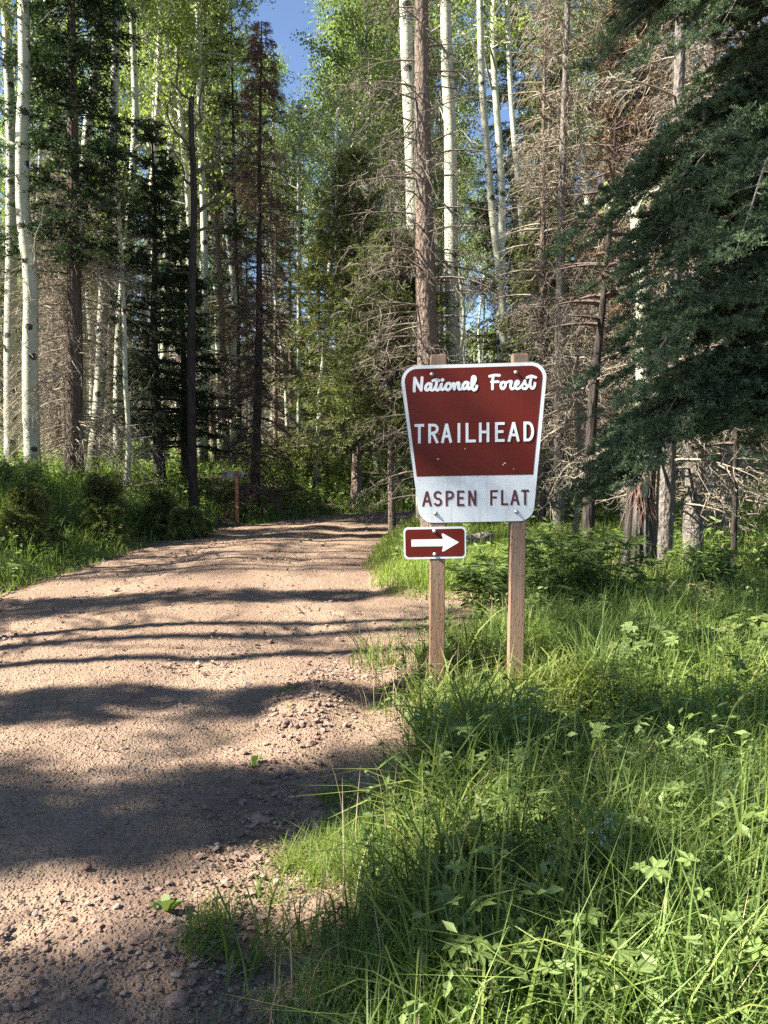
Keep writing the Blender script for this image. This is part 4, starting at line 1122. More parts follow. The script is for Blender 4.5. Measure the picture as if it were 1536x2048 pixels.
LAND = [(22, "the trunk at the left edge"), (64, "the kinked aspen"), (150, "the reddish spruce trunk"), (258, "the bending tall aspen"), (322, "the narrow dark spruce"), (386, "the black snag"),
        (508, "the drooping brown spruce"), (632, "the short bent aspen"), (745, "the full green spruce"), (868, "the bare spruce trunk"), (985, "the curving white aspen"), (1118, "the grey half-dead spruce"),
        (1240, "the rust-coloured spruce"), (1330, "the fir beside the torn aspen"), (1445, "the pale-barked fir")]
def between(px):
    l = [n for c, n in LAND if c <= px]; r = [n for c, n in LAND if c > px]
    if not l: return "left of " + LAND[0][1]
    if not r: return "right of " + LAND[-1][1]
    return "between " + l[-1].replace("the ", "", 1) + " and " + r[0].replace("the ", "", 1)

placed = []
def gap(px, y, h):
    """the gap of sky above the road bend and the small ones left and right: keep tall crowns out"""
    el = h / y
    if 520 < px < 650 and el > (896 - 130) / F: return True
    if 925 < px < 1005 and el > (896 - 420) / F: return True
    return False
WORD = {'aspen': 'thin aspen', 'dead': 'dead twiggy spruce', 'spruce': 'green spruce'}
cand = []
tries = 0
while len(cand) < 175 and tries < 6000:
    tries += 1
    y = 19.5 + 55 * g.uniform(0, 1) ** 1.3
    px = g.uniform(-80, 1620)
    if px > 780 and g.uniform() < .25: y = g.uniform(15.5, 24)
    if px < 500 and y < 26 and g.uniform() < .4: continue
    x = P(px, 900, y)[0]
    if abs(float(road_info(np.array([x]), np.array([y]))[2][0])) < .8 or inside(np.array([x]), np.array([y]))[0]: continue
    r = g.uniform(); kind = 'aspen' if r < .62 else ('dead' if r < .88 else 'spruce')
    var = int(g.integers(0, min(3, len(LIB[kind])) if kind == 'spruce' else len(LIB[kind]))); sc = g.uniform(.85, 1.15)
    h = {'aspen': (17, 19, 15, 18), 'dead': (12, 9, 14), 'spruce': (13, 16, 9)}[kind][var] * sc
    if gap(px, y, h):
        h2 = (896 - (130 if px < 700 else 430)) / F * y / h * sc
        if h2 < .35: continue
        sc = h2 * .98
    if -14 < x < -1.5 and abs(y - (19.3 + (x + .7) * .2126)) < 1.7: continue
    if any((x - a) ** 2 + (y - b) ** 2 < (1.1 if y < 40 else 1.6) ** 2 for a, b in placed): continue
    placed.append((x, y)); cand.append((px, y, x, kind, var, sc))
for px_, Y_, v_ in ((725, 24, 0), (738, 28, 1), (775, 26, 3), (690, 31, 1), (748, 33, 0), (810, 24, 2), (830, 30, 1), (400, 28, 1), (440, 30, 0)):
    cand.append((px_, Y_, P(px_, 900, Y_)[0], 'aspen', v_, 1.0))
cand = [c for c in cand if not (500 < c[0] < 668 and {'aspen': 17, 'dead': 12, 'spruce': 13}[c[3]] * c[5] / c[1] > (896 - 150) / F)]
cells = {}
for c in cand: 
    depth = 0 if c[1] < 27 else (1 if c[1] < 40 else 2)
    cells.setdefault((depth, c[3], between(c[0]) if depth < 2 else ""), []).append(c)
ORD = ["first", "second", "third", "fourth", "fifth", "sixth", "seventh", "eighth"]
for (depth, kind, where), lst in cells.items():
    lst.sort(key=lambda c: c[0])
    for i, c in enumerate(lst):
        if depth == 0:
            lab = f"{WORD[kind]} behind, {where}" + (f", {ORD[min(i, 7)]} from left" if len(lst) > 1 else "")
            grp = {'aspen': "aspens in the forest behind", 'dead': "dead spruces in the forest behind", 'spruce': "green spruces in the forest behind"}[kind]
        elif depth == 1:
            lab = {'aspen': 'slim aspen', 'dead': 'brown spruce', 'spruce': 'green spruce'}[kind] + " deeper in, " + where + (f", {ORD[min(i, 7)]} from left" if len(lst) > 1 else "")
            grp = kind + " trees in the middle of the forest"
        else:
            lab = {'aspen': "tiny distant aspen at the back of the forest", 'dead': "tiny distant dead spruce at the back of the forest", 'spruce': "tiny distant green spruce at the back of the forest"}[kind]
            grp = kind + " trees at the back of the forest"
        plant(kind, c[4], c[2], c[1], c[5], lab, grp)

# the woods left of and behind the camera, whose shadows fall over the road
TA = math.tan(SUN_BEHIND)
def shade_tree(kind, var, xg, yg, xb, sc, rank):
    y = yg - (xg - xb) * TA
    plant(kind, var, xb, y, sc, f"{WORD[kind]} in the woods left of the road, {rank}", "trees in the woods left of the road")
SHADE = [('spruce', 3, -1.2, 1.62, -8.5, .76), ('spruce', 4, -1.2, 3.12, -8.5, .8), ('spruce', 4, -1.2, 4.55, -7.4, .62), ('aspen', 0, -1.2, 5.25, -9.0, 1), ('aspen', 1, -1.2, 5.9, -11.0, 1), ('dead', 2, -1.2, 6.45, -8.2, 1),
         ('spruce', 3, -1.5, 7.45, -9.4, .75), ('dead', 0, -1.2, 11.0, -9.5, .9), ('dead', 2, -1.2, 9.9, -11, .9), ('dead', 0, -1.2, 11.9, -10.5, .8), ('dead', 1, -1.2, 10.4, -8.5, 1), ('aspen', 0, -1.2, 12.5, -9.5, .9), ('spruce', 4, -1.2, 13.2, -11, .95), ('aspen', 2, 1.0, 3.3, -10.5, .85),
         ('spruce', 1, -1.2, -2.5, -9, 1), ('dead', 2, 0, 9.6, -13.5, 1), ('spruce', 3, 0, 14.5, -13, 1)]
for i, (k, v, xg, yg, xb, sc) in enumerate(SHADE):
    shade_tree(k, v, xg, yg, xb, sc, f"{ORD[i % 8]} of the {'nearer' if i < 8 else ('middle' if i < 16 else 'farther')} ones")

def distant_woods():
    g = np.random.default_rng(400); st, lf = Acc(), Acc()
    n = 420; az = g.uniform(-.75, .75, n); d = g.uniform(70, 100, n); x = d * np.sin(az); y = d * np.cos(az); z = H(x, y) * 0 + .9 + FAR(x, y)
    h = g.uniform(9, 16, n); pxs = 768 + F * np.tan(az); h = np.where((pxs > 500) & (pxs < 680), 5.5, h); h = np.where((pxs > 900) & (pxs < 1090), 7.5, h)
    u = np.linspace(0, 1, 3)
    p = np.stack([x[:, None] + 0 * u, y[:, None] + 0 * u, z[:, None] - 1 + (h[:, None] + 1) * u], -1); tubes(st, p, (.16 * (1.05 - u))[None] * np.ones((n, 1)), 5)
    m = 64000; i = g.integers(0, n, m); s = g.uniform(.02, 1, m)
    c = np.stack([x[i], y[i], z[i] + h[i] * s], 1) + g.normal(0, 1.0, (m, 3)) * np.array([1, 1, .4])
    diamonds(lf, c, rvec(g, m), rvec(g, m), g.uniform(.3, .65, m), g.uniform(.2, .4, m), r=g.uniform(0, 1, m))
    r = tag(lf.obj("distant_woods", M['spruce']), "far-off woods closing the view behind the trees", None, None, "stuff")
    st.obj("trunks", M['aspen_twig'], r)["kind"] = "stuff"
distant_woods()

for o in bpy.data.objects:
    if o.parent is None and o.get("label") and len(o["label"].split()) > 16: print("LONG", o["label"])

# ------------------------------------------------------------------ grass and undergrowth
def in_view(x, y, m=.15):
    return (y > 1.4) & (np.abs(x) < (.5 + m) * y + .35)

def sample(g, n, x0, x1, y0, y1, smin=.03, ragged=.35, clump=None, side=None, yp=1.0):
    """points on the ground off the road"""
    x = g.uniform(x0, x1, n); y = y0 + (y1 - y0) * g.uniform(0, 1, n) ** yp
    dl, dr, s = road_info(x, y)
    k = (s > smin + ragged * np.maximum(fbm(x, y, 2.6, 61, 3) + .12, 0) * 2) & in_view(x, y)
    t = np.clip((y - 8) / 7.8, 0, 1); k &= ~((np.abs(x + 1.6 + 1.55 * t) < .32) & (y > 8) & (y < 16.1))
    if side == 'R': k &= dr < dl
    if side == 'L': k &= dl < dr
    if clump: k &= g.uniform(0, 1, n) < np.clip((vnoise(x, y, clump[0], clump[1]) - clump[2]) * clump[3], clump[4] if len(clump) > 4 else 0, 1)
    return x[k], y[k], s[k]

def blades(acc, g, x, y, h, w, lean=.35, droop=.35, seg=5, r=None, z=None):
    n = len(x); az = g.uniform(0, 6.283, n); u = np.linspace(0, 1, seg)
    d = np.stack([np.cos(az), np.sin(az)], 1)
    l = h * np.abs(g.normal(0, lean, n)); dp = np.clip(g.normal(droop, .3, n), 0, 1.1)
    p = np.zeros((n, seg, 3))
    p[:, :, :2] = np.stack([x, y], 1)[:, None] + d[:, None] * ((l + h * dp * .5)[:, None] * u ** 2)[:, :, None]
    p[:, :, 2] = (H(x, y) - .01 if z is None else z)[:, None] + h[:, None] * (u - .55 * dp[:, None] * u ** 3)
    sa = az + math.pi / 2 + g.normal(0, .5, n)
    side = np.stack([np.cos(sa), np.sin(sa), g.normal(0, .15, n)], 1)
    wd = w[:, None] * np.array([.75, 1, .95, .65, .08])[None] if seg == 5 else w[:, None] * np.array([.8, 1, .7, .08])[None]
    ribbons(acc, p, wd, side, r=np.clip(g.normal(.45, .25, n) if r is None else r, 0, 1))

def palmate(acc, p, nrmv, size, g, r, k=5):
    """one hand-shaped leaf of k lobes at each point"""
    n = len(p); nv = nrm(nrmv); a0 = g.uniform(0, 6.28, n)
    t = nrm(np.cross(nv, rvec(g, n))); b = np.cross(nv, t)
    for j in range(k):
        an = a0 + (j - (k - 1) / 2) * (4.6 / k)
        d = t * np.cos(an)[:, None] + b * np.sin(an)[:, None] + nv * g.uniform(-.25, .1, n)[:, None]
        diamonds(acc, p, d, nv, size * (1 - .12 * abs(j - (k - 1) / 2)), size * .42, r=np.clip(r + g.normal(0, .06, n), 0, 1), belly=.55)

def stems(acc, p0, p1, rad, bend=None, k=3):
    u = np.linspace(0, 1, 4); q = p0[:, None] * (1 - u)[None, :, None] + p1[:, None] * u[None, :, None]
    q[:, :, 2] += (np.linalg.norm(p1 - p0, axis=1) * .12)[:, None] * np.sin(u * math.pi)
    tubes(acc, q, rad * (1.1 - .6 * u)[None] * np.ones((len(p0), 1)), k, r=.4 * np.ones(len(p0)))

def forbs(leaf, g, x, y, h, size, nl=9, kind='oval', tilt=.6, spread=.35):
    n = len(x); z = H(x, y); top = np.stack([x + g.normal(0, .12, n) * h, y + g.normal(0, .12, n) * h, z + h], 1); bot = np.stack([x, y, z - .02], 1)
    stems(leaf, bot, top, .0022)
    i = np.repeat(np.arange(n), nl); s = g.uniform(.25, 1, len(i)); az = g.uniform(0, 6.28, len(i))
    p = bot[i] * (1 - s)[:, None] + top[i] * s[:, None]
    out = np.stack([np.cos(az), np.sin(az), g.uniform(-.2, .7, len(i))], 1)
    r = np.clip(.25 + .4 * s + g.normal(0, .18, len(i)), 0, 1)
    sz = size[i] * g.uniform(.6, 1.2, len(i))
    if kind == 'oval':
        diamonds(leaf, p, out, np.array([0, 0, 1.0]) + rvec(g, len(i)) * tilt, sz, sz * .45, r=r)
    elif kind == 'lance':
        diamonds(leaf, p, out, np.array([0, 0, 1.0]) + rvec(g, len(i)) * tilt, sz * 1.3, sz * .22, r=r)
    else:
        q = p + nrm(out) * (sz * .9)[:, None]
        stems(leaf, p, q, .0012)
        palmate(leaf, q, np.array([0, 0, 1.0]) + rvec(g, len(i)) * .5, sz, g, r)

def build_vegetation():
    g = np.random.default_rng(301)
    # tall grass round and in front of the sign
    a = Acc()
    x, y, s = sample(g, 52000, -.6, 4.2, 1.5, 6.2, clump=(2.4, 5, .28, 2.6, .04), side='R', ragged=.5)
    h = (.07 + .38 * smooth(0, .75, s)) * g.uniform(.55, 1.3, len(x)) * (.6 + .7 * vnoise(x, y, .9, 8))
    h = h * np.where((np.abs(x - .57) < .55) & (y > 3.3) & (y < 4.9), .55, 1)
    blades(a, g, x, y, h, g.uniform(.003, .008, len(x)))
    x, y, s = sample(g, 20000, -.6, 3.4, 1.5, 3.6, clump=(2.6, 15, .2, 2.2, .05), side='R', ragged=.6)
    h = (.06 + .24 * smooth(0, .8, s)) * g.uniform(.55, 1.3, len(x))
    blades(a, g, x, y, h, g.uniform(.002, .005, len(x)), lean=.5)
    tag(a.obj("grass", M['grass']), "tall green grass growing round and in front of the sign posts", None, None, "stuff")
    a = Acc()
    x, y, s = sample(g, 2600, -.5, 4, 1.5, 6.2, side='R')
    blades(a, g, x, y, g.uniform(.15, .45, len(x)), g.uniform(.002, .004, len(x)), droop=.2)
    tag(a.obj("grass", M['straw']), "dry tan grass stems mixed into the green grass", None, None, "stuff")
    a = Acc()
    n = 15000; x = g.uniform(-.62, .15, n); y = g.uniform(1.75, 3.3, n); k = (g.uniform(0, 1, n) < np.clip((vnoise(x, y, 5.5, 111) - .5) * 4, 0, 1)) & (x > -.50 + .12 * np.sin(y * 5)); x, y = x[k], y[k]
    blades(a, g, x, y, g.uniform(.04, .15, len(x)), g.uniform(.002, .005, len(x)), lean=.5)
    tag(a.obj("grass", M['grass_bright']), "short ragged grass patches on the gravel edge at the bottom", None, None, "stuff")
    # broad, arching blades
    a = Acc()
    x, y, s = sample(g, 15000, .1, 3.6, 1.6, 5.5, smin=.3, clump=(1.9, 25, .35, 3, .06), side='R')
    blades(a, g, x, y, g.uniform(.3, .62, len(x)), g.uniform(.007, .013, len(x)), lean=.35, droop=.7)
    tag(a.obj("grass", M['grass_bright']), "broad arching grass blades at the lower right", None, None, "stuff")
    # bright grass beyond the turn-off and on the left bank
    a = Acc()
    x, y, s = sample(g, 52000, -.5, 9, 6.2, 17, clump=(.9, 35, .15, 2.2, .15), side='R', ragged=.25, yp=1.2)
    h = (.10 + .26 * smooth(0, .8, s)) * g.uniform(.5, 1.3, len(x))
    blades(a, g, x, y, h, g.uniform(.005, .011, len(x)), seg=4)
    tag(a.obj("grass", M['grass_bright']), "bright grass between the road bend and the trees on the right", None, None, "stuff")
    a = Acc()
    x, y, s = sample(g, 110000, -11, 8, 6.0, 21, clump=(.8, 45, .05, 2.6, .3), side='L', ragged=.2)
    k = s < 5; x, y, s = x[k], y[k], s[k]
    h = (.10 + .28 * smooth(0, .8, s)) * g.uniform(.5, 1.3, len(x))
    blades(a, g, x, y, h, g.uniform(.006, .013, len(x)), seg=4)
    tag(a.obj("grass", M['grass_bright']), "bright grass on the bank left of the road", None, None, "stuff")
    # undergrowth
    a = Acc()
    x, y, s = sample(g, 3800, -.1, 4.2, 1.6, 6.5, smin=.15, clump=(1.1, 55, .3, 2.2, .1), side='R')
    fh = np.where((np.abs(x - .57) < .55) & (y > 3.3) & (y < 4.9), .5, 1)
    forbs(a, g, x, y, fh * g.uniform(.12, .44, len(x)), g.uniform(.025, .055, len(x)), 9, 'oval')
    x, y, s = sample(g, 1500, .1, 4.2, 1.6, 6.5, smin=.3, clump=(1.3, 57, .35, 2.4, .1), side='R')
    fh = np.where((np.abs(x - .57) < .55) & (y > 3.3) & (y < 4.9), .5, 1)
    forbs(a, g, x, y, fh * g.uniform(.2, .5, len(x)), g.uniform(.03, .06, len(x)), 6, 'palm')
    tag(a.obj("undergrowth", M['forb']), "mixed leafy weeds among the grass in front of the sign", None, None, "stuff")
    a = Acc()
    x, y, s = sample(g, 4200, .1, 3.5, 1.6, 6.5, smin=.2, clump=(.8, 59, .42, 4, .04), side='R')
    fh = np.where((np.abs(x - .57) < .55) & (y > 3.3) & (y < 4.9), .5, 1)
    forbs(a, g, x, y, fh * g.uniform(.12, .42, len(x)), g.uniform(.035, .07, len(x)), 8, 'oval')
    tag(a.obj("undergrowth", M['forb_light']), "paler leafy weeds in patches among the tall grass", None, None, "stuff")
    a = Acc()
    x, y, s = sample(g, 9000, .0, 13, 6.2, 24, smin=.15, clump=(.6, 65, .2, 2.4, .15), side='R')
    forbs(a, g, x, y, g.uniform(.10, .30, len(x)), g.uniform(.05, .09, len(x)), 9, 'lance')
    tag(a.obj("undergrowth", M['forb']), "dark leafy undergrowth at the feet of the trees on the right", None, None, "stuff")
    a = Acc()
    x, y, s = sample(g, 14000, -22, 14, 7.0, 46, smin=.3, clump=(.45, 75, .25, 2.4, .12))
    k = (s > .3); x, y, s = x[k], y[k], s[k]
    forbs(a, g, x, y, g.uniform(.2, .6, len(x)), g.uniform(.07, .14, len(x)) * (1 + y / 50), 9, 'oval')
    tag(a.obj("undergrowth", M['forb_light']), "sunlit leafy undergrowth spread over the forest floor", None, None, "stuff")
    a = Acc()
    x, y, s = sample(g, 3000, -11, 6, 7.0, 22, smin=.6, clump=(.7, 85, .25, 2.4, .1), side='L')
    k = s < 6; x, y, s = x[k], y[k], s[k]
    forbs(a, g, x, y, g.uniform(.2, .5, len(x)), g.uniform(.05, .09, len(x)), 11, 'oval')
    tag(a.obj("undergrowth", M['forb']), "thick green leafy plants on the left roadside bank", None, None, "stuff")
    a = Acc()
    x, y, s = sample(g, 6000, -11, 6, 7.0, 22, smin=.25, clump=(.8, 86, .4, 3, .1), side='L')
    k = s < 5; x, y, s = x[k], y[k], s[k]
    forbs(a, g, x, y, g.uniform(.2, .5, len(x)), g.uniform(.045, .08, len(x)), 11, 'oval')
    tag(a.obj("undergrowth", M['forb_light']), "pale green leafy plants in patches on the left roadside bank", None, None, "stuff")
    a = Acc()
    x, y, s = sample(g, 26000, -.5, 2.2, 7.6, 16.5, side='R', ragged=.1, smin=.0)
    blades(a, g, x, y, (.10 + .2 * smooth(0, .6, s)) * g.uniform(.5, 1.3, len(x)), g.uniform(.005, .010, len(x)), seg=4)
    tag(a.obj("grass", M['grass_bright']), "sunlit grass on the island behind the arrow plate", None, None, "stuff")
    a = Acc()
    n = 2600; x = g.uniform(-3.4, .3, n); y = 1.7 + 7 * g.uniform(0, 1, n) ** 1.3; dl, dr, s = road_info(x, y)
    k = (s < .1) & (g.uniform(0, 1, n) < np.exp(-dr / .45) * np.clip((vnoise(x, y, 2.4, 99) - .3) * 3, 0, 1)); x, y = x[k], y[k]
    blades(a, g, np.repeat(x, 5) + g.normal(0, .012, 5 * len(x)), np.repeat(y, 5) + g.normal(0, .012, 5 * len(x)), g.uniform(.015, .05, 5 * len(x)), g.uniform(.002, .005, 5 * len(x)), lean=.8, seg=4)
    tag(a.obj("grass", M['grass_bright']), "tiny sprouts dotted over the road's gravelly right edge", None, None, "stuff")
    # twigs and needles lying on the road
    a = Acc()
    n = 2600; x = g.uniform(-4.5, .4, n); y = 1.7 + 12 * g.uniform(0, 1, n) ** 1.5; _, _, s = road_info(x, y); k = (s < 0) & (g.uniform(0, 1, n) < .25 + vnoise(x, y, 1.1, 55)); x, y = x[k], y[k]; n = len(x)
    az = g.uniform(0, 6.28, n); d = np.stack([np.cos(az), np.sin(az), g.normal(.03, .05, n)], 1)
    diamonds(a, np.stack([x, y, H(x, y) + .022 + .0 * x], 1), d, np.array([0, 0, 1.0]) + rvec(g, n) * .3, .01 + .09 * g.uniform(0, 1, n) ** 3, .003 + .003 * g.uniform(0, 1, n), r=g.uniform(0, 1, n))
    tag(a.obj("twig_litter", M['brown']), "small broken twigs and needles lying on the road", None, None, "stuff")
    # straw, dead stalks and needles lying about
    a = Acc()
    x, y, s = sample(g, 9000, -.8, 4, 1.6, 7, smin=-.12, ragged=.1, side='R')
    n = len(x); az = g.uniform(0, 6.28, n); d = np.stack([np.cos(az), np.sin(az), g.normal(.1, .15, n)], 1)
    diamonds(a, np.stack([x, y, H(x, y) + .015 + g.uniform(0, .03, n)], 1), d, np.array([0, 0, 1.0]) + rvec(g, n) * .3, g.uniform(.03, .14, n), .003 * np.ones(n), r=g.uniform(0, 1, n))
    tag(a.obj("plant_litter", M['straw']), "dry straw and stalks lying under the grass", None, None, "stuff")

def plant_px(px, py, z=None):
    p = G(px, py, .04); x, y = p[0], p[1]
    for _ in range(4):
        zz = Hs(x, y); p = G(px, py, zz); x, y = p[0], p[1]
    return np.array([x, y, Hs(x, y)])

def tuft(px, py, n, h, w, label, mat='grass_bright', seed=1, spread=.04, name="grass_tuft", cat="grass tuft", droop=.4):
    g = np.random.default_rng(seed); b = plant_px(px, py); a = Acc()
    x = g.normal(0, spread, n); y = g.normal(0, spread, n)
    blades(a, g, x, y, h * g.uniform(.5, 1.2, n), w * g.uniform(.7, 1.3, n), droop=droop, z=np.full(n, -.012))
    tag(a.obj(name, M[mat], loc=b), label, cat, "small plants along the road edge")

def rosette(px, py, n, size, label, seed=1, mat='forb_light'):
    g = np.random.default_rng(seed); b = plant_px(px, py); a = Acc()
    az = g.uniform(0, 6.28, n); l = size * g.uniform(.6, 1.1, n); u = np.linspace(0, 1, 5); el = g.uniform(.5, 1.6, n)
    p = np.zeros((n, 5, 3)); p[:, :, 0] = np.cos(az)[:, None] * (l * .55)[:, None] * u; p[:, :, 1] = np.sin(az)[:, None] * (l * .55)[:, None] * u
    p[:, :, 2] = (l * el / 1.2)[:, None] * (u - .35 * u ** 3) - .005
    ribbons(a, p, (l * .34)[:, None] * np.array([.15, .6, 1, .8, .12])[None], np.stack([-np.sin(az), np.cos(az), g.normal(0, .3, n)], 1), r=g.uniform(.3, 1, n))
    tag(a.obj("weed", M[mat], loc=b), label, "weed", "small plants along the road edge")

def build_small_plants():
    rosette(332, 1828, 7, .12, "bright leafy weed growing alone on the gravel above the lower shadow", 1)
    rosette(508, 1533, 7, .10, "small leafy weed at the rim of the large road shadow", 2)
    rosette(577, 1418, 4, .09, "tiny upright weed on the sunlit road edge near the grass tuft", 3)
    tuft(582, 1384, 50, .07, .004, "low bright grass tuft standing alone at the road edge", 'grass_bright', 4)
    tuft(560, 1800, 60, .14, .004, "yellow-green tuft on the gravel at the grass edge", 'grass_bright', 5, .06)
    tuft(590, 1900, 45, .16, .006, "green tuft behind the dark weedy clump", 'grass_bright', 6, .04)
    tuft(512, 1945, 26, .30, .008, "dark weedy clump with arching blades at the gravel edge", 'grass', 7, .05, droop=.8)
    tuft(530, 2015, 14, .12, .004, "small tuft at the bottom edge among stones", 'grass_bright', 8, .05)
    tuft(740, 2025, 90, .16, .005, "bright yellow-green tuft at the bottom left of the large pink rock", 'grass_bright', 9, .08)
    tuft(760, 1330, 90, .32, .007, "dark clump of tall blades left of the left sign post", 'grass', 10, .10, droop=.5)
    tuft(905, 1405, 110, .24, .006, "grass clump wrapped round the foot of the left sign post", 'grass', 11, .09)
    tuft(1010, 1400, 90, .18, .006, "grass clump round the foot of the right sign post", 'grass', 12, .10)
    tuft(1500, 1790, 60, .50, .011, "clump of long arching blades at the right picture edge", 'grass', 13, .10, droop=.75)
    tuft(1440, 1900, 50, .5, .011, "clump of arching blades in the lower right corner", 'grass', 14, .10, droop=.8)
    tuft(1240, 1880, 36, .42, .012, "clump of broad folded blades right of the flowering plant", 'grass_bright', 15, .07, droop=.7)
    tuft(1030, 1880, 45, .42, .009, "upright grass clump left of the flowering plant", 'grass', 16, .07, droop=.5)
    # flowering plant
    g = np.random.default_rng(21)
    def flower(px, py, hgt, lab, seed, lean=.1):
        g = np.random.default_rng(seed); b = plant_px(px, py); root = empty("flowering_plant", b, lab, "flowering plant", "blue-flowered plants in the grass")
        lf, fl = Acc(), Acc(); u = np.linspace(0, 1, 8)
        st = np.stack([lean * u ** 2, .02 * np.sin(u * 4), hgt * u], 1); tubes(lf, st[None], (.0045 * (1.2 - u))[None], 5, r=[.7])
        n = 16; s = np.linspace(.25, .97, n); p = along(st, s); az = np.arange(n) * 2.4
        d = np.stack([np.cos(az), np.sin(az), np.full(n, .45)], 1); l = .13 * (1.15 - s) + .03
        uu = np.linspace(0, 1, 5); q = p[:, None] + nrm(d)[:, None] * (l[:, None] * uu)[:, :, None]; q[:, :, 2] -= (l * .4)[:, None] * uu ** 2
        ribbons(lf, q, (l * .34)[:, None] * np.array([.2, .8, 1, .65, .05]), np.stack([-np.sin(az), np.cos(az), 0 * az], 1), r=g.uniform(.5, 1, n))
        m = 26; c = along(st, g.uniform(.82, 1, m)) + g.normal(0, .022, (m, 3)) - np.array([0, 0, .02])
        diamonds(fl, c, rvec(g, m) * .4 + np.array([0, 0, -1]), rvec(g, m), g.uniform(.012, .02, m), g.uniform(.006, .010, m), r=g.uniform(0, 1, m))
        lf.obj("leaves", M['forb_light'], root); fl.obj("flowers", M['petal'], root)
    flower(1085, 1900, .34, "pale plant with drooping blue-white flowers in the sunlit grass at the lower centre", 31, .06)
    flower(1150, 1885, .44, "taller flowering plant leaning right beside the drooping blue-white one", 32, .10)
    flower(1515, 1480, .32, "flowering plant by the right edge level with the post feet", 33)
    flower(1350, 1500, .30, "flowering plant in the tall grass left of the right-edge one", 34)
    # seed stalks
    for px, py, h, lab, seed in ((1212, 1900, .68, "tall grass stalk with a nodding seed head, lower right centre", 41), (880, 1960, .62, "thin tall grass stalk rising below the left sign post", 42), (925, 1700, .5, "thin grass stalk below the gap between the posts", 43),
                                 (1430, 1985, .72, "tall straight grass stalk near the lower right corner", 44)):
        g = np.random.default_rng(seed); b = plant_px(px, py); a = Acc(); u = np.linspace(0, 1, 9)
        st = np.stack([.03 * np.sin(u * 3) + g.normal(0, .03) * u, g.normal(0, .03) * u, h * u], 1); tubes(a, st[None], (.0026 * (1.2 - u))[None], 4, r=[.8])
        m = 30; s = g.uniform(.84, 1.0, m); c = along(st, s); d = np.array([.4, 0, .8]) + g.normal(0, .35, (m, 3))
        diamonds(a, c, d, rvec(g, m), g.uniform(.012, .03, m), .004 * np.ones(m), r=np.ones(m))
        u5 = np.linspace(0, 1, 5)
        for s0 in (.2, .42, .62):
            p0 = along(st, np.array([s0]))[0]; az = g.uniform(0, 6.28); l = .22
            q = p0 + np.stack([np.cos(az) * l * .7 * u5, np.sin(az) * l * .7 * u5, l * (u5 - .8 * u5 ** 3)], 1)
            ribbons(a, q[None], np.array([[.006, .009, .008, .005, .001]]), np.array([[-math.sin(az), math.cos(az), 0]]), r=[.6])
        tag(a.obj("grass_stalk", M['grass_bright'], loc=b), lab, "grass stalk", "tall grass stalks")
    # large-leaved plants
    def bigleaf(px, py, hgt, size, n, lab, seed, mat='forb', kind='palm', group="leafy plants in the grass"):
        g = np.random.default_rng(seed); b = plant_px(px, py); a = Acc()
        az = g.uniform(0, 6.28, n); s = g.uniform(.35, 1, n); sp = hgt * .42
        p1 = np.stack([np.cos(az) * sp * g.uniform(.3, 1, n), np.sin(az) * sp * g.uniform(.3, 1, n), hgt * s], 1); p0 = np.stack([p1[:, 0] * .15, p1[:, 1] * .15, hgt * s * .35 - .02], 1)
        stems(a, p0, p1, .0025, k=4)
        nv = np.array([0, -.15, 1.0]) + rvec(g, n) * .45
        if kind == 'palm': palmate(a, p1, nv, np.full(n, size) * g.uniform(.7, 1.2, n), g, g.uniform(.2, .9, n), 7)
        else:
            for j in range(5):
                dd = nrm(np.stack([np.cos(az + (j - 2) * .7), np.sin(az + (j - 2) * .7), g.uniform(-.4, .3, n)], 1))
                diamonds(a, p1, dd, nv, size * g.uniform(.8, 1.3, n), size * .26 * np.ones(n), r=g.uniform(.1, .9, n))
        tag(a.obj("leafy_plant", M[mat], loc=b), lab, "leafy plant", group)
    bigleaf(1000, 1700, .30, .075, 12, "plant with hand-shaped grey-green leaves in the shade below the right post", 51)
    bigleaf(940, 1630, .28, .065, 10, "hand-leaved plant in the shade between the two post feet", 52)
    bigleaf(1340, 2000, .22, .075, 22, "pale hand-leaved plant in the sun at the lower right", 53, 'forb_light')
    bigleaf(1250, 1860, .34, .07, 14, "hand-leaved plant behind the broad folded blades", 54, 'forb_light')
    bigleaf(1180, 2010, .20, .07, 10, "wide-leaved plant at the bottom edge right of centre", 55, 'forb_light')
    bigleaf(1500, 2000, .26, .085, 14, "wide pale-leaved plant in the bottom right corner", 56, 'forb_light')
    bigleaf(1290, 1420, .50, .10, 26, "tall leafy plant in sun behind the grass, right of the sign", 57, 'forb_light')
    bigleaf(1420, 1370, .36, .10, 40, "bright spreading plant in front of the brush heap", 58, 'forb_light')
    bigleaf(1500, 1400, .5, .10, 26, "leafy plant at the right edge beside the bright spreading one", 59)
    for i, (px, py, h, lab) in enumerate(((960, 1260, .55, "long-leaved bush seen between the two sign posts"), (1090, 1260, .78, "dark long-leaved bush directly right of the right post"), (1150, 1250, .85, "tallest dark long-leaved bush right of the sign"),
                                          (1215, 1250, .75, "dark long-leaved bush in front of the slim dark trunk"), (1000, 1200, .6, "long-leaved bush behind the gap between the posts"), (1130, 1200, .7, "long-leaved bush behind the tallest dark one"),
                                          (1060, 1170, .6, "smaller long-leaved bush farther behind the right post"), (1290, 1255, .32, "low long-leaved bush in front of the torn old aspen"), (1480, 1250, .7, "long-leaved bush right of the brush heap"), (1420, 1190, .45, "long-leaved bush behind the brush heap"))):
        bigleaf(px, py, h, .14, 60, lab, 70 + i, 'forb', 'lance', "long-leaved bushes behind the sign")
    # brush heap
    b = plant_px(1368, 1270); g = np.random.default_rng(90); a = Acc(); n = 520
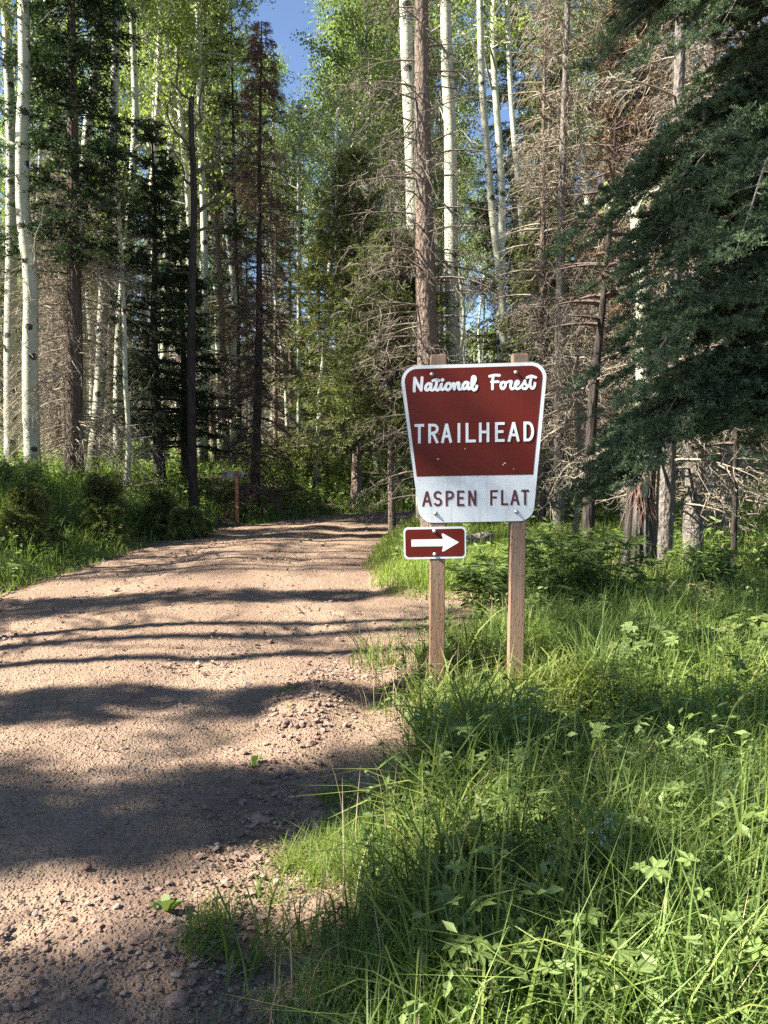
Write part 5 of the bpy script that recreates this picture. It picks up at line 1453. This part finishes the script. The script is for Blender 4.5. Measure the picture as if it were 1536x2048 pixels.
    c = np.stack([g.normal(0, .13, n), g.normal(0, .10, n), np.abs(g.normal(.30, .09, n)) * g.uniform(.2, 1.15, n)], 1); u = np.linspace(0, 1, 4); d = rvec(g, n) * np.array([1, 1, .55])
    q = c[:, None] + d[:, None] * (g.uniform(.05, .16, n)[:, None] * u)[:, :, None]; q[:, :, 2] = np.maximum(q[:, :, 2] - .05 * u ** 2, .0)
    ribbons(a, q, .006 * np.ones((n, 4)), rvec(g, n), r=g.uniform(0, 1, n))
    tag(a.obj("brush_heap", M['straw'], loc=b), "heap of dry tan twigs in the undergrowth right of the sign", "brush heap")
    # shrubs and seedlings on the left bank
    def shrub(px, Y, h, w, lab, seed, mat='forb', leaf=.05, n=2600):
        g = np.random.default_rng(seed); b = foot(px, Y); root = empty("shrub", b, lab, "shrub", "shrubs on the bank and at the bend")
        st, lf = Acc(), Acc(); k = 26; az = g.uniform(0, 6.28, k); u = np.linspace(0, 1, 6); rr = w * g.uniform(.2, 1, k); hh = h * g.uniform(.55, 1.1, k)
        p = np.stack([np.cos(az)[:, None] * rr[:, None] * u ** .8, np.sin(az)[:, None] * rr[:, None] * u ** .8, hh[:, None] * u], -1) + g.normal(0, .02, (k, 6, 3)).cumsum(1) * h
        p[:, 0, 2] = -.05; tubes(st, p, (.008 * (1.1 - u))[None] * np.ones((k, 1)), 4)
        i = g.integers(0, k, n); s = g.uniform(.2, 1, n) ** .7; f = s * 4.999; j = f.astype(int)
        c = p[i, j] * (1 - (f - j))[:, None] + p[i, j + 1] * (f - j)[:, None] + g.normal(0, .07, (n, 3)) * (h + .3)
        diamonds(lf, c, rvec(g, n) + np.array([0, 0, .1]), np.array([0, 0, 1.0]) + rvec(g, n) * .9, leaf * g.uniform(.6, 1.3, n), leaf * .6 * g.uniform(.6, 1.3, n), r=np.clip(g.normal(.5, .25, n), 0, 1))
        st.obj("stems", M['spruce_bark'], root); lf.obj("foliage", M[mat], root)
    for i, (px, Y, h, w, lab, mt) in enumerate(((30, 13.2, .5, .6, "bright shrub below the kinked aspen on the bank", 'forb_light'), (260, 14.0, .5, .6, "shrub in front of the slender young aspen", 'forb_light'),
                                         (560, 18.4, .8, .9, "dark shrub at the edge behind the brown spruces", 'forb'),
                                         (700, 20.4, 1.0, 1.1, "large green shrub at the bend of the road", 'forb'), (790, 21.0, 1.1, 1.1, "large green shrub just left of the sign at the bend", 'forb'), (620, 21.0, .9, .9, "green shrub round the foot of the short bent aspen", 'forb_light'),
                                         (760, 24.0, 1.3, 1.4, "sunlit shrub deeper behind the bend", 'forb_light'), (500, 22.0, 1.0, 1.1, "shrub between the trunks behind the small trail sign", 'forb_light'), (700, 27, 1.6, 1.6, "broad sunlit shrub far behind the bend", 'forb_light'),
                                         (1250, 15.0, .9, 1.1, "bright sunlit shrub behind the torn old aspen", 'grass_bright'), (1440, 14.5, .9, 1.2, "bright sunlit shrub between the firs at the right", 'grass_bright'), (1180, 17.5, 1.0, 1.3, "bright shrub behind the slim dark fir trunk", 'grass_bright'),
                                         (950, 13.5, .6, .9, "low sunlit shrub seen under the sign board", 'grass_bright'), (1520, 13.0, .9, 1.0, "sunlit shrub at the right picture edge", 'grass_bright'))):
        shrub(px, Y, h, w, lab, 120 + i, mt)
    for i, (px, Y, h, R, lab) in enumerate(((205, 12.0, 1.15, .5, "dark spruce seedling on the left bank above the grass"), (320, 13.6, .75, .38, "spruce seedling with yellow tips on the left bank"), (55, 10.6, .9, .35, "small spruce seedling low on the left bank"), (372, 13.2, .5, .3, "pale green spruce seedling near the road edge"))):
        conifer_px(px, Y, h, R, 3, .08, lab, "spruce_seedling", "spruce seedling", seed=150 + i, nb=60, live=(0, 2), prof=.9, droop=.2, nlen=.05, nwid=.014, tuft=40, thin=.25, group="spruce seedlings on the bank")
    # fallen logs
    def log(a1, a2, Y1, Y2, r, lab, mat='aspen_twig', seed=1, lift=0.0):
        g = np.random.default_rng(seed); xa = P(a1, 1000, Y1)[0]; xb = P(a2, 1000, Y2)[0]; n = 12; t = np.linspace(0, 1, n)
        x = xa + (xb - xa) * t; y = Y1 + (Y2 - Y1) * t; z = H(x, y).mean() + r * .8 + lift + .0 * t + g.normal(0, .012, n)
        o = np.array([x[0], y[0], z[0]]); a = Acc(); rad = r * (1 - .35 * t) * (1 + g.normal(0, .05, n)); rad[0] *= .7; rad[-1] *= .3
        tubes(a, (np.stack([x, y, z], 1) - o)[None], rad[None], 12)
        p = np.stack([x, y, z], 1)[3:10] - o
        u = np.linspace(0, 1, 4); d = nrm(np.stack([g.normal(0, .6, 7), g.normal(0, .6, 7), g.uniform(.2, 1, 7)], 1))
        root_o = a.obj("fallen_log", M[mat], loc=o, shade=True); tag(root_o, lab, "log", "fallen logs on the forest floor")
        b = Acc(); tubes(b, p[:, None] + d[:, None] * (g.uniform(.1, .35, 7)[:, None] * u)[:, :, None], (.014 * (1.1 - u))[None] * np.ones((7, 1)), 4); b.obj("branch_stubs", M['dead'], root_o)
    log(-60, 60, 15.4, 15.9, .07, "pale fallen log at the left edge behind the thick aspen", 'aspen_twig', 1, .15)
    log(70, 150, 20, 20.6, .10, "pale fallen log between the kinked aspen and the reddish trunk", 'aspen_twig', 2, .25)
    log(520, 610, 18.9, 18.4, .09, "broken log with a pale end behind the small trail sign", 'grey_bark', 3, .1)
    log(1050, 1240, 10.6, 10.9, .10, "pale log lying behind the slim dark trunk", 'grey_bark', 4, .05)
    log(880, 990, 10.2, 10.8, .13, "pale weathered log behind the arrow plate", 'grey_bark', 5, .15)
    log(1150, 1420, 15.5, 14.8, .10, "grey log leaning behind the torn old aspen", 'grey_bark', 6, .5)
    log(620, 760, 25, 24.4, .10, "pale fallen log deep in the sun beyond the bend", 'aspen_twig', 7, .3)

build_vegetation(); build_small_plants()
